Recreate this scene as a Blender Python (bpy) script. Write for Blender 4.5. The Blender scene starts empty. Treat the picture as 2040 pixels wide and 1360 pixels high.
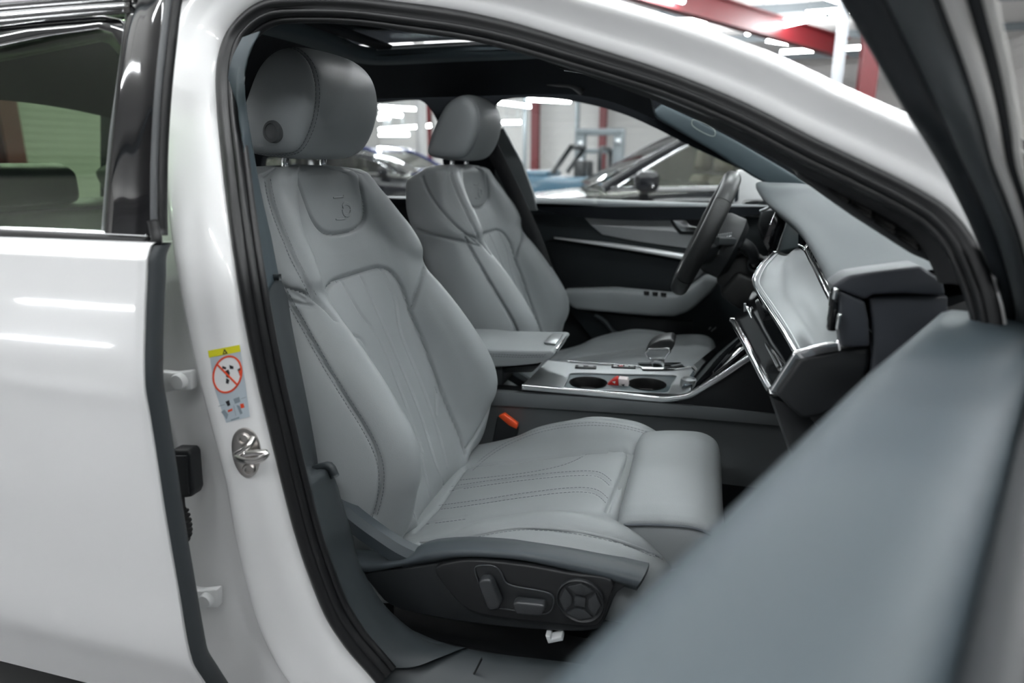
import bpy, bmesh, math, random
import numpy as np
from mathutils import Vector, Matrix
from mathutils.bvhtree import BVHTree
from mathutils.kdtree import KDTree
random.seed(3); np.random.seed(3)
S = bpy.context.scene
COL = S.collection
# ------------------------------------------------------------------ camera
# Axes: X towards the nose of the car, Y across the car (+Y = driver's side), Z up, metres.
FPX, CX, CY = 1340.0, 1020.0, 680.0
HZ, VPX = 325.0, 1410.0
PITCH = math.atan((CY - HZ) / FPX)
YAW = math.atan((VPX - CX) / math.hypot(FPX, CY - HZ))
CAM = np.array([0.659, -1.495, 1.10])
_s, _c, _sp, _cp = math.sin(YAW), math.cos(YAW), math.sin(PITCH), math.cos(PITCH)
FW = np.array([-_s * _cp, _c * _cp, -_sp]); RT = np.array([_c, _s, 0.0]); UP = np.cross(RT, FW)
cd = bpy.data.cameras.new('camera'); cam = bpy.data.objects.new('camera', cd); COL.objects.link(cam)
cd.sensor_width = 36.0; cd.lens = FPX / 2040.0 * 36.0
cd.clip_start = 0.02; cd.clip_end = 200
cam.matrix_world = Matrix(((RT[0], UP[0], -FW[0], CAM[0]), (RT[1], UP[1], -FW[1], CAM[1]), (RT[2], UP[2], -FW[2], CAM[2]), (0, 0, 0, 1)))
cd.dof.use_dof = True; cd.dof.focus_distance = 1.12; cd.dof.aperture_fstop = 3.0
S.camera = cam
# ------------------------------------------------------------------ world, exposure
S.view_settings.view_transform = 'Standard'; S.view_settings.look = 'None'
S.view_settings.gamma = 1.0; S.view_settings.use_curve_mapping = False
S.view_settings.exposure = 0.32
w = bpy.data.worlds.new('world'); S.world = w; w.use_nodes = True
w.node_tree.nodes['Background'].inputs[0].default_value = (0.9, 0.95, 1.0, 1)
w.node_tree.nodes['Background'].inputs[1].default_value = 0.3
TUBE_POWER = 64.0

# ------------------------------------------------------------------ measuring helpers (depth always given in metres)
def ray(x, y): return RT * (x - CX) / FPX + UP * (CY - y) / FPX + FW
def at(x, y, Y):
    r = ray(x, y); return CAM + r * ((Y - CAM[1]) / r[1])
def atx(x, y, X):
    r = ray(x, y); return CAM + r * ((X - CAM[0]) / r[0])
def atz(x, y, Z):
    r = ray(x, y); return CAM + r * ((Z - CAM[2]) / r[2])
def Ys(z):                                  # tumblehome of the body side
    t = (z - .92) / .45
    if t <= 0: return -.80
    if t >= 1: return -.61 + .1 * (t - 1)
    return -.80 + .19 * t * t * (3 - 2 * t)
def ats(x, y, off=0.0):
    p = at(x, y, -.75)
    for _ in range(25): p = at(x, y, Ys(p[2]) + off)
    return p
def atp(x, y, p0, n):
    r = ray(x, y); return CAM + r * (np.dot(np.asarray(p0) - CAM, n) / np.dot(r, n))

# ------------------------------------------------------------------ materials
MATS = {}
def mat(name, col, rough=.5, metal=0., coat=0., noise=0., nscale=300., bump=0., bscale=600., spec=.5, emit=None, estr=0., trans=0., var=0., vscale=8.):
    if name in MATS: return MATS[name]
    m = bpy.data.materials.new(name); m.use_nodes = True
    nt = m.node_tree; b = nt.nodes['Principled BSDF']
    b.inputs['Base Color'].default_value = (*col, 1); b.inputs['Roughness'].default_value = rough
    b.inputs['Metallic'].default_value = metal; b.inputs['Coat Weight'].default_value = coat
    b.inputs['Coat Roughness'].default_value = .04
    b.inputs['Specular IOR Level'].default_value = spec
    if trans: b.inputs['Transmission Weight'].default_value = trans
    if emit:
        b.inputs['Emission Color'].default_value = (*emit, 1); b.inputs['Emission Strength'].default_value = estr
    tc = nt.nodes.new('ShaderNodeTexCoord')
    if noise or var:
        n = nt.nodes.new('ShaderNodeTexNoise'); n.inputs['Scale'].default_value = nscale if noise else vscale; n.inputs['Detail'].default_value = 3
        nt.links.new(tc.outputs['Object'], n.inputs['Vector'])
        mx = nt.nodes.new('ShaderNodeMix'); mx.data_type = 'RGBA'
        k = noise or var
        mx.inputs['A'].default_value = (*[c * (1 - k) for c in col], 1); mx.inputs['B'].default_value = (*[min(1, c * (1 + k)) for c in col], 1)
        nt.links.new(n.outputs['Fac'], mx.inputs['Factor']); nt.links.new(mx.outputs['Result'], b.inputs['Base Color'])
    if bump:
        n2 = nt.nodes.new('ShaderNodeTexNoise'); n2.inputs['Scale'].default_value = bscale; n2.inputs['Detail'].default_value = 2
        nt.links.new(tc.outputs['Object'], n2.inputs['Vector'])
        bp = nt.nodes.new('ShaderNodeBump'); bp.inputs['Strength'].default_value = bump; bp.inputs['Distance'].default_value = .0008
        nt.links.new(n2.outputs['Fac'], bp.inputs['Height']); nt.links.new(bp.outputs['Normal'], b.inputs['Normal'])
    MATS[name] = m; return m
def glassmat(name, tint=(1, 1, 1), refl=1.0):
    m = bpy.data.materials.new(name); m.use_nodes = True; nt = m.node_tree; nt.nodes.clear()
    o = nt.nodes.new('ShaderNodeOutputMaterial'); t = nt.nodes.new('ShaderNodeBsdfTransparent'); g = nt.nodes.new('ShaderNodeBsdfGlossy')
    t.inputs['Color'].default_value = (*tint, 1); g.inputs['Roughness'].default_value = .02; g.inputs['Color'].default_value = (refl, refl, refl, 1)
    lw = nt.nodes.new('ShaderNodeLayerWeight'); lw.inputs['Blend'].default_value = .5
    pw = nt.nodes.new('ShaderNodeMath'); pw.operation = 'POWER'; pw.inputs[1].default_value = 5.0
    f = nt.nodes.new('ShaderNodeMath'); f.operation = 'MULTIPLY_ADD'; f.inputs[1].default_value = .9; f.inputs[2].default_value = .035
    nt.links.new(lw.outputs['Facing'], pw.inputs[0]); nt.links.new(pw.outputs[0], f.inputs[0])
    mx = nt.nodes.new('ShaderNodeMixShader'); nt.links.new(f.outputs[0], mx.inputs[0]); nt.links.new(t.outputs[0], mx.inputs[1]); nt.links.new(g.outputs[0], mx.inputs[2])
    nt.links.new(mx.outputs[0], o.inputs[0]); MATS[name] = m; return m
LEA = mat('grey_leather', (.29, .31, .318), .42, bump=.35, bscale=900, spec=.45, var=.04)
LEA_CUSH = LEA
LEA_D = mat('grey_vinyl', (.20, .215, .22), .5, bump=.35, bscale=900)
THREAD = mat('seam_thread', (.09, .10, .115), .7)
DPL = mat('dark_plastic', (.045, .056, .064), .48, bump=.25, bscale=1400)
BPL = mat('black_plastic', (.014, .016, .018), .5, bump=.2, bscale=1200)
SHP = mat('seat_shield_plastic', (.017, .0195, .0215), .45, bump=.25, bscale=1400)
TRIM = mat('pillar_trim', (.036, .054, .065), .6, bump=.2, bscale=1500)
DASH = mat('dash_foam', (.072, .083, .088), .62, spec=.3, bump=.3, bscale=1300)
HEAD = mat('headliner_fabric', (.012, .014, .017), .95, bump=.3, bscale=2500, spec=.15)
WHITE = mat('white_paint', (.80, .80, .80), .30, coat=1.0)
RUB = mat('black_rubber', (.0075, .008, .009), .42)
PIANO = mat('gloss_black', (.004, .004, .005), .06, coat=1.0)
ALU = mat('brushed_aluminium', (.50, .52, .53), .36, metal=.85, bump=.1, bscale=1800)
SILV = mat('satin_silver', (.46, .48, .49), .33, metal=.75)
CHR = mat('chrome', (.86, .87, .88), .10, metal=1.0)
STEEL = mat('zinc_steel', (.50, .48, .46), .28, metal=1.0, var=.1, vscale=60)
BLEA = mat('black_leather', (.022, .023, .024), .38, bump=.4, bscale=900)
DECOR = mat('decor_silver', (.20, .21, .217), .42, metal=.55, bump=.05)
CHS = mat('satin_chrome', (.78, .79, .80), .2, metal=1.0)
ALC = mat('dark_alcantara', (.018, .021, .023), .95, bump=.5, bscale=1800, spec=.2)
GLASS = glassmat('clear_glass', (.93, .95, .95))
PRIV = glassmat('privacy_glass', (.60, .72, .56))
WINDOW = glassmat('car_window_glass', (.55, .58, .56))

# ------------------------------------------------------------------ object helpers
def empty(name, loc, label, cat, group=None, parent=None):
    o = bpy.data.objects.new(name, None); COL.objects.link(o); o.location = loc; o.empty_display_size = .05
    o['label'] = label; o['category'] = cat
    if group: o['group'] = group
    return o
def org(o):
    p = np.zeros(3)
    while o is not None: p = p + np.array(o.location); o = o.parent
    return p
def tag(o, label=None, cat=None, group=None, kind=None):
    if label: o['label'] = label
    if cat: o['category'] = cat
    if group: o['group'] = group
    if kind: o['kind'] = kind
    return o
def add(name, V, Fc, m, parent=None, smooth=True, angle=None, loc=None):
    V = np.asarray(V, float)
    me = bpy.data.meshes.new(name); o = bpy.data.objects.new(name, me)
    if parent is not None:
        o.parent = parent; V = V - org(parent)
        if loc is not None: pass
    elif loc is not None:
        o.location = loc; V = V - np.asarray(loc)
    me.from_pydata([tuple(v) for v in V], [], [tuple(int(i) for i in f) for f in Fc]); me.update()
    COL.objects.link(o)
    if m: me.materials.append(m)
    if smooth:
        me.shade_smooth()
        if angle:
            try: me.set_sharp_from_angle(angle=math.radians(angle))
            except Exception: pass
    return o
def addbm(name, bm, m, parent=None, smooth=True, angle=35, loc=None):
    bmesh.ops.recalc_face_normals(bm, faces=bm.faces)
    V = [tuple(v.co) for v in bm.verts]; bm.verts.index_update()
    Fc = [[v.index for v in f.verts] for f in bm.faces]; bm.free()
    return add(name, V, Fc, m, parent, smooth, angle, loc)
def join(parts):                             # several (V, F) into one
    V = []; Fc = []; k = 0
    for v, f in parts:
        v = np.asarray(v); V.append(v); Fc += [[i + k for i in q] for q in f]; k += len(v)
    return np.concatenate(V), Fc

# ------------------------------------------------------------------ curve + surface helpers
def cr(P, n, closed=False):
    """Catmull-Rom through P, n samples equally spaced in arc length"""
    P = np.asarray(P, float)
    if len(P) == 2 and not closed:
        t = np.linspace(0, 1, n)[:, None]; return P[0] * (1 - t) + P[1] * t
    Q = np.concatenate([P[-1:], P, P[:2]]) if closed else np.concatenate([2 * P[:1] - P[1:2], P, 2 * P[-1:] - P[-2:-1]])
    out = []
    k = max(6, int(4 * n / len(P)))
    m = len(P) if closed else len(P) - 1
    for i in range(m):
        p0, p1, p2, p3 = Q[i], Q[i + 1], Q[i + 2], Q[i + 3]
        d1 = max(np.linalg.norm(p2 - p1), 1e-9) ** .5; d0 = max(np.linalg.norm(p1 - p0), 1e-9) ** .5; d2 = max(np.linalg.norm(p3 - p2), 1e-9) ** .5
        m1 = (p2 - p1) + d1 * ((p1 - p0) / d0 - (p2 - p0) / (d0 + d1)); m2 = (p2 - p1) + d1 * ((p3 - p2) / d2 - (p3 - p1) / (d1 + d2))
        t = np.linspace(0, 1, k, endpoint=False)[:, None]
        out.append((2 * t**3 - 3 * t**2 + 1) * p1 + (t**3 - 2 * t**2 + t) * m1 + (-2 * t**3 + 3 * t**2) * p2 + (t**3 - t**2) * m2)
    out = np.concatenate(out); out = np.concatenate([out, P[:1] if closed else P[-1:]])
    L = np.concatenate([[0], np.cumsum(np.linalg.norm(np.diff(out, axis=0), axis=1))])
    u = np.linspace(0, L[-1], n + 1)[:-1] if closed else np.linspace(0, L[-1], n)
    return np.stack([np.interp(u, L, out[:, j]) for j in range(P.shape[1])], 1)
def loft(curves, nu, nv, linear=False):
    G = np.stack([cr(c, nu) for c in curves])             # (k, nu, 3)
    if linear:
        t = np.linspace(0, len(curves) - 1, nv); i = np.minimum(t.astype(int), len(curves) - 2); f = (t - i)[:, None, None]
        return G[i] * (1 - f) + G[i + 1] * f
    R = np.stack([cr(G[:, j], nv) for j in range(nu)], 1)
    return R                                               # (nv, nu, 3)
def gridf(nv, nu, cv=False, cu=False):
    Fc = []
    for i in range(nv if cv else nv - 1):
        for j in range(nu if cu else nu - 1):
            a = i * nu + j; b = i * nu + (j + 1) % nu; c = ((i + 1) % nv) * nu + (j + 1) % nu; d = ((i + 1) % nv) * nu + j
            Fc.append((a, b, c, d))
    return Fc
def gridnormals(G):
    du = np.gradient(G, axis=1); dv = np.gradient(G, axis=0); n = np.cross(du, dv)
    return n / np.maximum(np.linalg.norm(n, axis=-1, keepdims=True), 1e-12)
def shell(G, off):
    """thickness for a grid surface: offset along vector off (3,) or array; returns V,F"""
    nv, nu = G.shape[:2]; A = G.reshape(-1, 3); B = (G + off).reshape(-1, 3); n = len(A)
    Fc = gridf(nv, nu) + [tuple(reversed([q + n for q in f])) for f in gridf(nv, nu)]
    def edge(idx):
        for a, b in zip(idx[:-1], idx[1:]): Fc.append((b, a, a + n, b + n))
    edge([i for i in range(nu)]); edge([(nv - 1) * nu + i for i in range(nu)][::-1])
    edge([i * nu for i in range(nv)][::-1]); edge([i * nu + nu - 1 for i in range(nv)])
    return np.concatenate([A, B]), Fc
def frames(P, ref=None, closed=False):
    P = np.asarray(P, float)
    T = (np.roll(P, -1, 0) - np.roll(P, 1, 0)) if closed else np.gradient(P, axis=0)
    T /= np.maximum(np.linalg.norm(T, axis=1, keepdims=True), 1e-9)
    if ref is not None:
        ref = np.broadcast_to(np.asarray(ref, float), P.shape)
        B = ref - (ref * T).sum(1, keepdims=True) * T; B /= np.maximum(np.linalg.norm(B, axis=1, keepdims=True), 1e-9)
    else:
        B = np.zeros_like(P); r = np.array([0, 0, 1.]) if abs(T[0][2]) < .9 else np.array([1., 0, 0])
        for i in range(len(P)):
            b = r - r.dot(T[i]) * T[i]; b /= max(np.linalg.norm(b), 1e-9); B[i] = b; r = b
    A = np.cross(B, T); return T, A, B
def sweep(P, prof, ref=None, closed=False, cap=True, scale=None):
    """profile points (a, b): a along B x T, b along B (=ref made perpendicular)"""
    T, A, B = frames(P, ref, closed); prof = np.asarray(prof, float); n, k = len(P), len(prof)
    sc = np.ones(n) if scale is None else np.asarray(scale)
    V = P[:, None] + sc[:, None, None] * (A[:, None] * prof[None, :, :1] + B[:, None] * prof[None, :, 1:])
    Fc = gridf(n, k, cv=closed, cu=True)
    if cap and not closed: Fc += [tuple(range(k)), tuple((n - 1) * k + i for i in reversed(range(k)))]
    return V.reshape(-1, 3), Fc
def circ(r, k=10, b=None): return [(r * math.cos(2 * math.pi * i / k), (b or r) * math.sin(2 * math.pi * i / k)) for i in range(k)]
def tube(P, r, k=8, closed=False, scale=None): return sweep(np.asarray(P, float), circ(r, k), None, closed, True, scale)
def rrect(w, h, r, k=3):
    out = []
    for cx, cy, a0 in ((w - r, h - r, 0), (-w + r, h - r, 90), (-w + r, -h + r, 180), (w - r, -h + r, 270)):
        for i in range(k + 1):
            a = math.radians(a0 + 90 * i / k); out.append((cx + r * math.cos(a), cy + r * math.sin(a)))
    return out
def prism(poly, off, bev=0., seg=2):
    """polygon (n,3) extruded along off, all outer edges bevelled; returns bm"""
    bm = bmesh.new(); poly = np.asarray(poly, float)
    a = [bm.verts.new(p) for p in poly]; b = [bm.verts.new(p + np.asarray(off)) for p in poly]
    bm.faces.new(a); bm.faces.new(b[::-1]); n = len(a)
    for i in range(n): bm.faces.new((a[i], b[i], b[(i + 1) % n], a[(i + 1) % n]))
    bmesh.ops.recalc_face_normals(bm, faces=bm.faces)
    if bev: bmesh.ops.bevel(bm, geom=[e for e in bm.edges], offset=bev, segments=seg, affect='EDGES', profile=.5, clamp_overlap=True)
    return bm
def box(lo, hi, bev=0., seg=2, rot=None, piv=None):
    lo = np.array(lo, float); hi = np.array(hi, float)
    bm = prism([(lo[0], lo[1], lo[2]), (hi[0], lo[1], lo[2]), (hi[0], hi[1], lo[2]), (lo[0], hi[1], lo[2])], (0, 0, hi[2] - lo[2]), bev, seg)
    if rot is not None: bmesh.ops.rotate(bm, verts=bm.verts, cent=Vector(piv if piv is not None else (lo + hi) / 2), matrix=rot)
    return bm
def bmvf(bm):
    bmesh.ops.recalc_face_normals(bm, faces=bm.faces); bm.verts.index_update()
    r = np.array([tuple(v.co) for v in bm.verts]), [[v.index for v in f.verts] for f in bm.faces]; bm.free(); return r
def lathe(c, axis, prof, k=28, caps=(True, True)):
    """prof = (radius, height along axis)"""
    axis = np.asarray(axis, float); axis /= np.linalg.norm(axis); r = np.array([0, 0, 1.]) if abs(axis[2]) < .9 else np.array([1., 0, 0])
    e1 = np.cross(axis, r); e1 /= np.linalg.norm(e1); e2 = np.cross(axis, e1); V = []
    for R, h in prof:
        for i in range(k):
            a = 2 * math.pi * i / k; V.append(np.asarray(c) + axis * h + R * (e1 * math.cos(a) + e2 * math.sin(a)))
    return np.array(V), gridf(len(prof), k, cu=True) + ([tuple(range(k))] if caps[0] else []) + ([tuple(reversed([(len(prof) - 1) * k + i for i in range(k)]))] if caps[1] else [])
def raybvh(G):
    nv, nu = G.shape[:2]; return BVHTree.FromPolygons([Vector(p) for p in G.reshape(-1, 3)], gridf(nv, nu))
def onto(bvh, px, n=60, org_=None):
    org_ = CAM if org_ is None else org_
    """a line traced over a surface: its points are brought down onto the surface"""
    Q = cr(np.asarray(px, float), n); out = []
    for x, y in Q:
        h = bvh.ray_cast(Vector(org_), Vector(ray(x, y)).normalized())
        if h[0] is not None: out.append(np.array(h[0]))
    if len(out) < 3: return np.array(out)
    out = np.array(out); d = np.linalg.norm(np.diff(out, axis=0), axis=1); lim = max(.012, 4 * np.median(d))
    cut = [0] + [i + 1 for i in range(len(d)) if d[i] > lim] + [len(out)]
    a, b = max(zip(cut[:-1], cut[1:]), key=lambda q: q[1] - q[0])      # keep the longest unbroken run
    out = out[a:b]
    for _ in range(14 if len(out) > 8 else 0): out[1:-1] = .25 * out[:-2] + .5 * out[1:-1] + .25 * out[2:]
    return out
def grooves(G, lines, depth=.003, w=.0025, puff=.004, r=.03, N=None):
    """press seams into a grid surface and puff the leather between them"""
    kd = KDTree(sum(len(l) for l in lines) * 4); c = 0
    for l in lines:
        if len(l) < 2: continue
        for p in cr(l, max(2, len(l) * 4 - 4)): kd.insert(Vector(p), c); c += 1
    kd.balance()
    N = gridnormals(G) if N is None else N
    D = np.array([kd.find(Vector(p))[2] for p in G.reshape(-1, 3)]).reshape(G.shape[:2])
    return G + N * (puff * (1 - np.exp(-D / r)) - depth * np.exp(-(D / w) ** 2))[..., None], D
def stitches(lines, bvh=None, L=.0042, gap=.0022, r=.00055, lift=.0004, cen=None):
    parts = []
    for l in lines:
        if len(l) < 2: continue
        n = int(np.linalg.norm(np.diff(l, axis=0), axis=1).sum() / (L + gap))
        Q = cr(l, n * 3 + 1)
        for i in range(n):
            a, b = Q[i * 3], Q[i * 3 + 2]; t = b - a; d = np.linalg.norm(t)
            if d < 1e-5: continue
            t = t / d; v = CAM - a; v = v - v.dot(t) * t; v /= np.linalg.norm(v)
            if bvh is not None:
                h = bvh.find_nearest(Vector(a)); v = np.array(h[1]); v = v * (1 if v.dot(CAM - a) > 0 else -1)
            s = np.cross(t, v); a = a + v * lift; b = b + v * lift
            parts.append((np.array([a + s * r, a - s * r, a + v * r, b + s * r, b - s * r, b + v * r]), [(0, 2, 5, 3), (2, 1, 4, 5), (0, 1, 2), (3, 5, 4)]))
    return join(parts)
def inpoly(P, poly):
    x, y = P[:, 0], P[:, 1]; r = np.zeros(len(P), bool); n = len(poly)
    for i in range(n):
        x0, y0 = poly[i]; x1, y1 = poly[(i + 1) % n]
        if y0 == y1: continue
        c = ((y0 > y) != (y1 > y)) & (x < (x1 - x0) * (y - y0) / (y1 - y0) + x0); r ^= c
    return r
def split_add(G, masks, m, parent, closed=(False, False)):
    """faces of a grid into named parts; masks = [(name, bool array per face, label)]; rest goes to the last entry"""
    nv, nu = G.shape[:2]; Fc = np.array(gridf(nv, nu, *closed)); V = G.reshape(-1, 3); used = np.zeros(len(Fc), bool); out = []
    for name, mk, mm in masks:
        k = (~used) & mk if mk is not None else ~used
        used |= k; f = Fc[k]
        if len(f) == 0: continue
        ids = np.unique(f); mp = -np.ones(len(V), int); mp[ids] = np.arange(len(ids))
        out.append(add(name, V[ids], mp[f], mm or m, parent))
    return out
# ================================================================== THE HALL
WALLP = mat('painted_cladding', (.50, .49, .475), .55, var=.05, vscale=1.5)
CEILP = mat('ceiling_sheet', (.66, .65, .63), .6)
CONC = mat('polished_concrete', (.20, .20, .205), .3, var=.12, vscale=2.)
RED = mat('red_steel', (.11, .005, .008), .45)
GREYS = mat('grey_steel', (.13, .15, .16), .45)
TUBE = mat('led_tube', (1, 1, 1), .5, emit=(.95, .98, 1.0), estr=TUBE_POWER)
X0, X1, Y0, Y1, ZC = -11., 7.5, -9., 22., 4.0
def struct(o): o['kind'] = 'structure'; return o
def wallbox(name, lo, hi, m): return struct(addbm(name, box(lo, hi), m, None, False, None, loc=((lo[0] + hi[0]) / 2, (lo[1] + hi[1]) / 2, lo[2])))
wallbox('floor', (X0 - .2, Y0 - .2, -.1), (X1 + .2, Y1 + .2, 0), CONC)
ceil_ = wallbox('ceiling', (X0 - .2, Y0 - .2, ZC), (X1 + .2, Y1 + .2, ZC + .1), CEILP)
for k in range(9):                                         # ceiling purlins, one by one
    y = -6 + k * 3.2
    addbm('ceiling_purlin', box((X0 + .1, y, ZC - .16), (X1 - .1, y + .08, ZC - .001), .005), GREYS, ceil_, False)
def clad(name, a, b, horizontal=True, m=WALLP, n=24):
    """a wall of cladding boards, each board a piece"""
    a = np.array(a, float); b = np.array(b, float); d = b - a; L = np.linalg.norm(d[:2]); t = np.array([d[0], d[1], 0]) / L; nn = np.array([-t[1], t[0], 0])
    w_ = struct(addbm(name, prism([a, a + t * L, a + t * L + nn * .12, a + nn * .12], (0, 0, ZC)), m, None, False, None, loc=tuple((a + b) / 2)))
    mesh = None
    for i in range(n):
        h = ZC / n
        if mesh is None:
            q = addbm('cladding_board', prism([a + np.array([0, 0, i * h + .012]), a + t * L + np.array([0, 0, i * h + .012]), a + t * L + np.array([0, 0, (i + 1) * h]), a + np.array([0, 0, (i + 1) * h])], -nn * .025, .006, 1), m, w_, False); mesh = q
        else:
            q = mesh.copy(); COL.objects.link(q); q.location = (0, 0, i * h)
    return w_
clad('wall_far', (X1, Y1, 0), (X0, Y1, 0)[::1], n=16) if False else clad('wall_far', (X0, Y1, 0), (X1, Y1, 0), n=16)
clad('wall_left', (X0, Y0, 0), (X0, Y1, 0), n=30)
clad('wall_right', (X1, Y1, 0), (X1, Y0, 0), n=16)
clad('wall_near', (X1, Y0, 0), (X0, Y0, 0), m=mat('grey_cladding', (.16, .16, .165), .6), n=16)
# steel portal columns and beams
def ibeam(name, p, q, wd, dp, m, ref=(0, 0, 1)):
    prof = [(-wd, -dp), (wd, -dp), (wd, -dp + .025), (.012, -dp + .025), (.012, dp - .025), (wd, dp - .025), (wd, dp), (-wd, dp), (-wd, dp - .025), (-.012, dp - .025), (-.012, -dp + .025), (-wd, -dp + .025)]
    P = np.array([p, q], float)
    return add(name, *sweep(P, prof, ref), m, None, False, None, loc=tuple(p))
for (px, Y, wd, lab) in ((1066, 21.6, .13, 'red steel column on the far wall left of the grey two-post lift'), (1199, 21.6, .12, 'red steel column seen through the grey lift frame'),
                         (854, 21.6, .1, 'red steel column on the far wall seen between the two headrests'), (1706, 9.6, .115, 'tall red steel column behind the roof of the white car at the upper right')):
    b = at(px, 325, Y)
    tag(ibeam('steel_column', (b[0], Y, 0), (b[0], Y, ZC - .02), wd, .12, RED, (0, 1, 0)), lab, 'column')
b = atx(26, 325, -10.75); tag(ibeam('steel_column', (-10.75, b[1], 0), (-10.75, b[1], ZC - .02), .17, .12, RED, (1, 0, 0)), 'dark red steel column seen through the rear side window', 'column')
pA = atz(1340, -5, 3.35); pB = atz(1655, 88, 3.15)
tag(ibeam('roof_beam', tuple(pA + (pA - pB) * .6), tuple(pB + (pB - pA) * .12), .09, .17, RED), 'red steel roof beam running under the ceiling above the white car', 'beam')
g = at(1678, 120, 9.4); tag(addbm('conduit', box((g[0] - .12, 9.3, 0), (g[0] + .02, 9.4, ZC - .02), .01), mat('conduit_grey', (.32, .34, .36), .4), None, loc=(g[0], 9.35, 0)), 'pale grey vertical cable duct beside the tall red column', 'cable duct')
for px, Yq, wq, lab in ((842, 14., .13, 'white round post seen between the two headrests'), (1045, 19., .05, 'thin dark post in front of the bright far wall'), (1148, 19., .07, 'slim grey post left of the grey lift frame')):
    b = at(px, 325, Yq); tag(add('post', *tube([(b[0], Yq, 0), (b[0], Yq, ZC - .02)], wq, 16), WALLP if px == 842 else GREYS, None, True, 40, loc=(b[0], Yq, 0)), lab, 'post')
# light tubes : every one a lamp of its own
def lamp(a, b, lab, r=.035, grp='LED tube lamps under the ceiling'):
    a = np.array(a, float); b = np.array(b, float); c = (a + b) / 2; t = (b - a) / np.linalg.norm(b - a)
    o = empty('tube_lamp', tuple(c), lab, 'lamp', grp)
    add('tube', *tube(np.array([a, a + t * .02, b - t * .02, b]), r, 12), TUBE, o, True, 40)
    for p, d in ((a, -t), (b, t)): add('end_cap', *tube([p, p + d * .04], r * 1.08, 12), GREYS, o, True, 40)
    for p in (a + (b - a) * .2, a + (b - a) * .8): add('hanger', *tube([p + np.array([0, 0, r]), np.array([p[0], p[1], ZC])], .008, 6), GREYS, o)
ZT = 3.3
L1 = [((1488, 66), (1645, 31), 'upper of the two bright tube lamps right of the white roof, below the red beam'), ((1525, 79), (1604, 91), 'lower short tube lamp near the red column above the white roof'),
      ((1180, -60), (1360, 2), 'tube lamp above the white roof at the top edge, left of the red beam'), ((1560, -38), (1668, 1), 'tube lamp at the very top, above the red beam')]
for p, q, lab in L1: lamp(atz(*p, ZT), atz(*q, ZT), lab)
L2 = [((755, 213), (838, 218)), ((755, 226), (800, 230)), ((756, 236), (778, 233)), ((757, 258), (860, 250)), ((756, 268), (815, 268)), ((990, 203), (1055, 212)), ((1050, 198), (1135, 202)), ((1002, 244), (1038, 243))]
L2N = ['topmost distant tube lamp between the headrests', 'second distant tube lamp from the top between the headrests', 'short third distant tube lamp from the top between the headrests', 'long fourth distant tube lamp from the top between the headrests', 'lowest distant tube lamp between the headrests',
       'distant tube lamp at the top left corner of the driver window', 'longest distant tube lamp along the top of the driver window', 'lower distant tube lamp beside the driver headrest in the driver window']
for p, q in L2:
    d = np.array([ZT, ZT]); a, b = atz(*p, ZT), atz(*q, ZT)
    k = min(1, (18.5 - CAM[1]) / (a[1] - CAM[1]), (18.5 - CAM[1]) / (b[1] - CAM[1]))
    a, b = CAM + (a - CAM) * k, CAM + (b - CAM) * k
    lamp(a, b, L2N[L2.index((p, q))], r=.04)
for _z, _x0, _x1, _lab in ((2.42, -10.3, -7.9, 'upper unseen LED strip behind the viewer, added for the streaks on the rear door'), (1.55, -10.6, -8.3, 'lower unseen LED strip behind the viewer, added for the streaks on the rear door')):  # unseen lamps, added so the rear door mirrors bright streaks
    o = empty('added_streak_lamp', ((_x0 + _x1) / 2, -8.9, _z), _lab, 'lamp'); add('tube', *tube([(_x0, -8.9, _z), (_x1, -8.9, _z)], .05, 10), TUBE, o, True, 40); addbm('lamp_bracket', box((_x0, -8.975, _z - .03), (_x1, -8.94, _z + .03)), GREYS, o)
rows = [(-2.9, ''), (-.4, ''), (2.2, ''), (4.6, ''), (7.4, ''), (11., ''), (15., '')]
for y, _ in rows:
    for k in range({11.: 5, 15.: 5}.get(y, 5)):
        x = (-9.8 if y == -6.4 else -5.6 if y < 10 else -7.6) + k * 2.4
        if y in (-2.9, 2.2): x += 1.2
        lamp((x, y, 3.4), (x + 1.5, y + (.25 if k % 2 else -.2), 3.4), 'LED tube lamp of the overhead rows lighting the white car, outside the view', grp='overhead LED tube rows')
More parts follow.
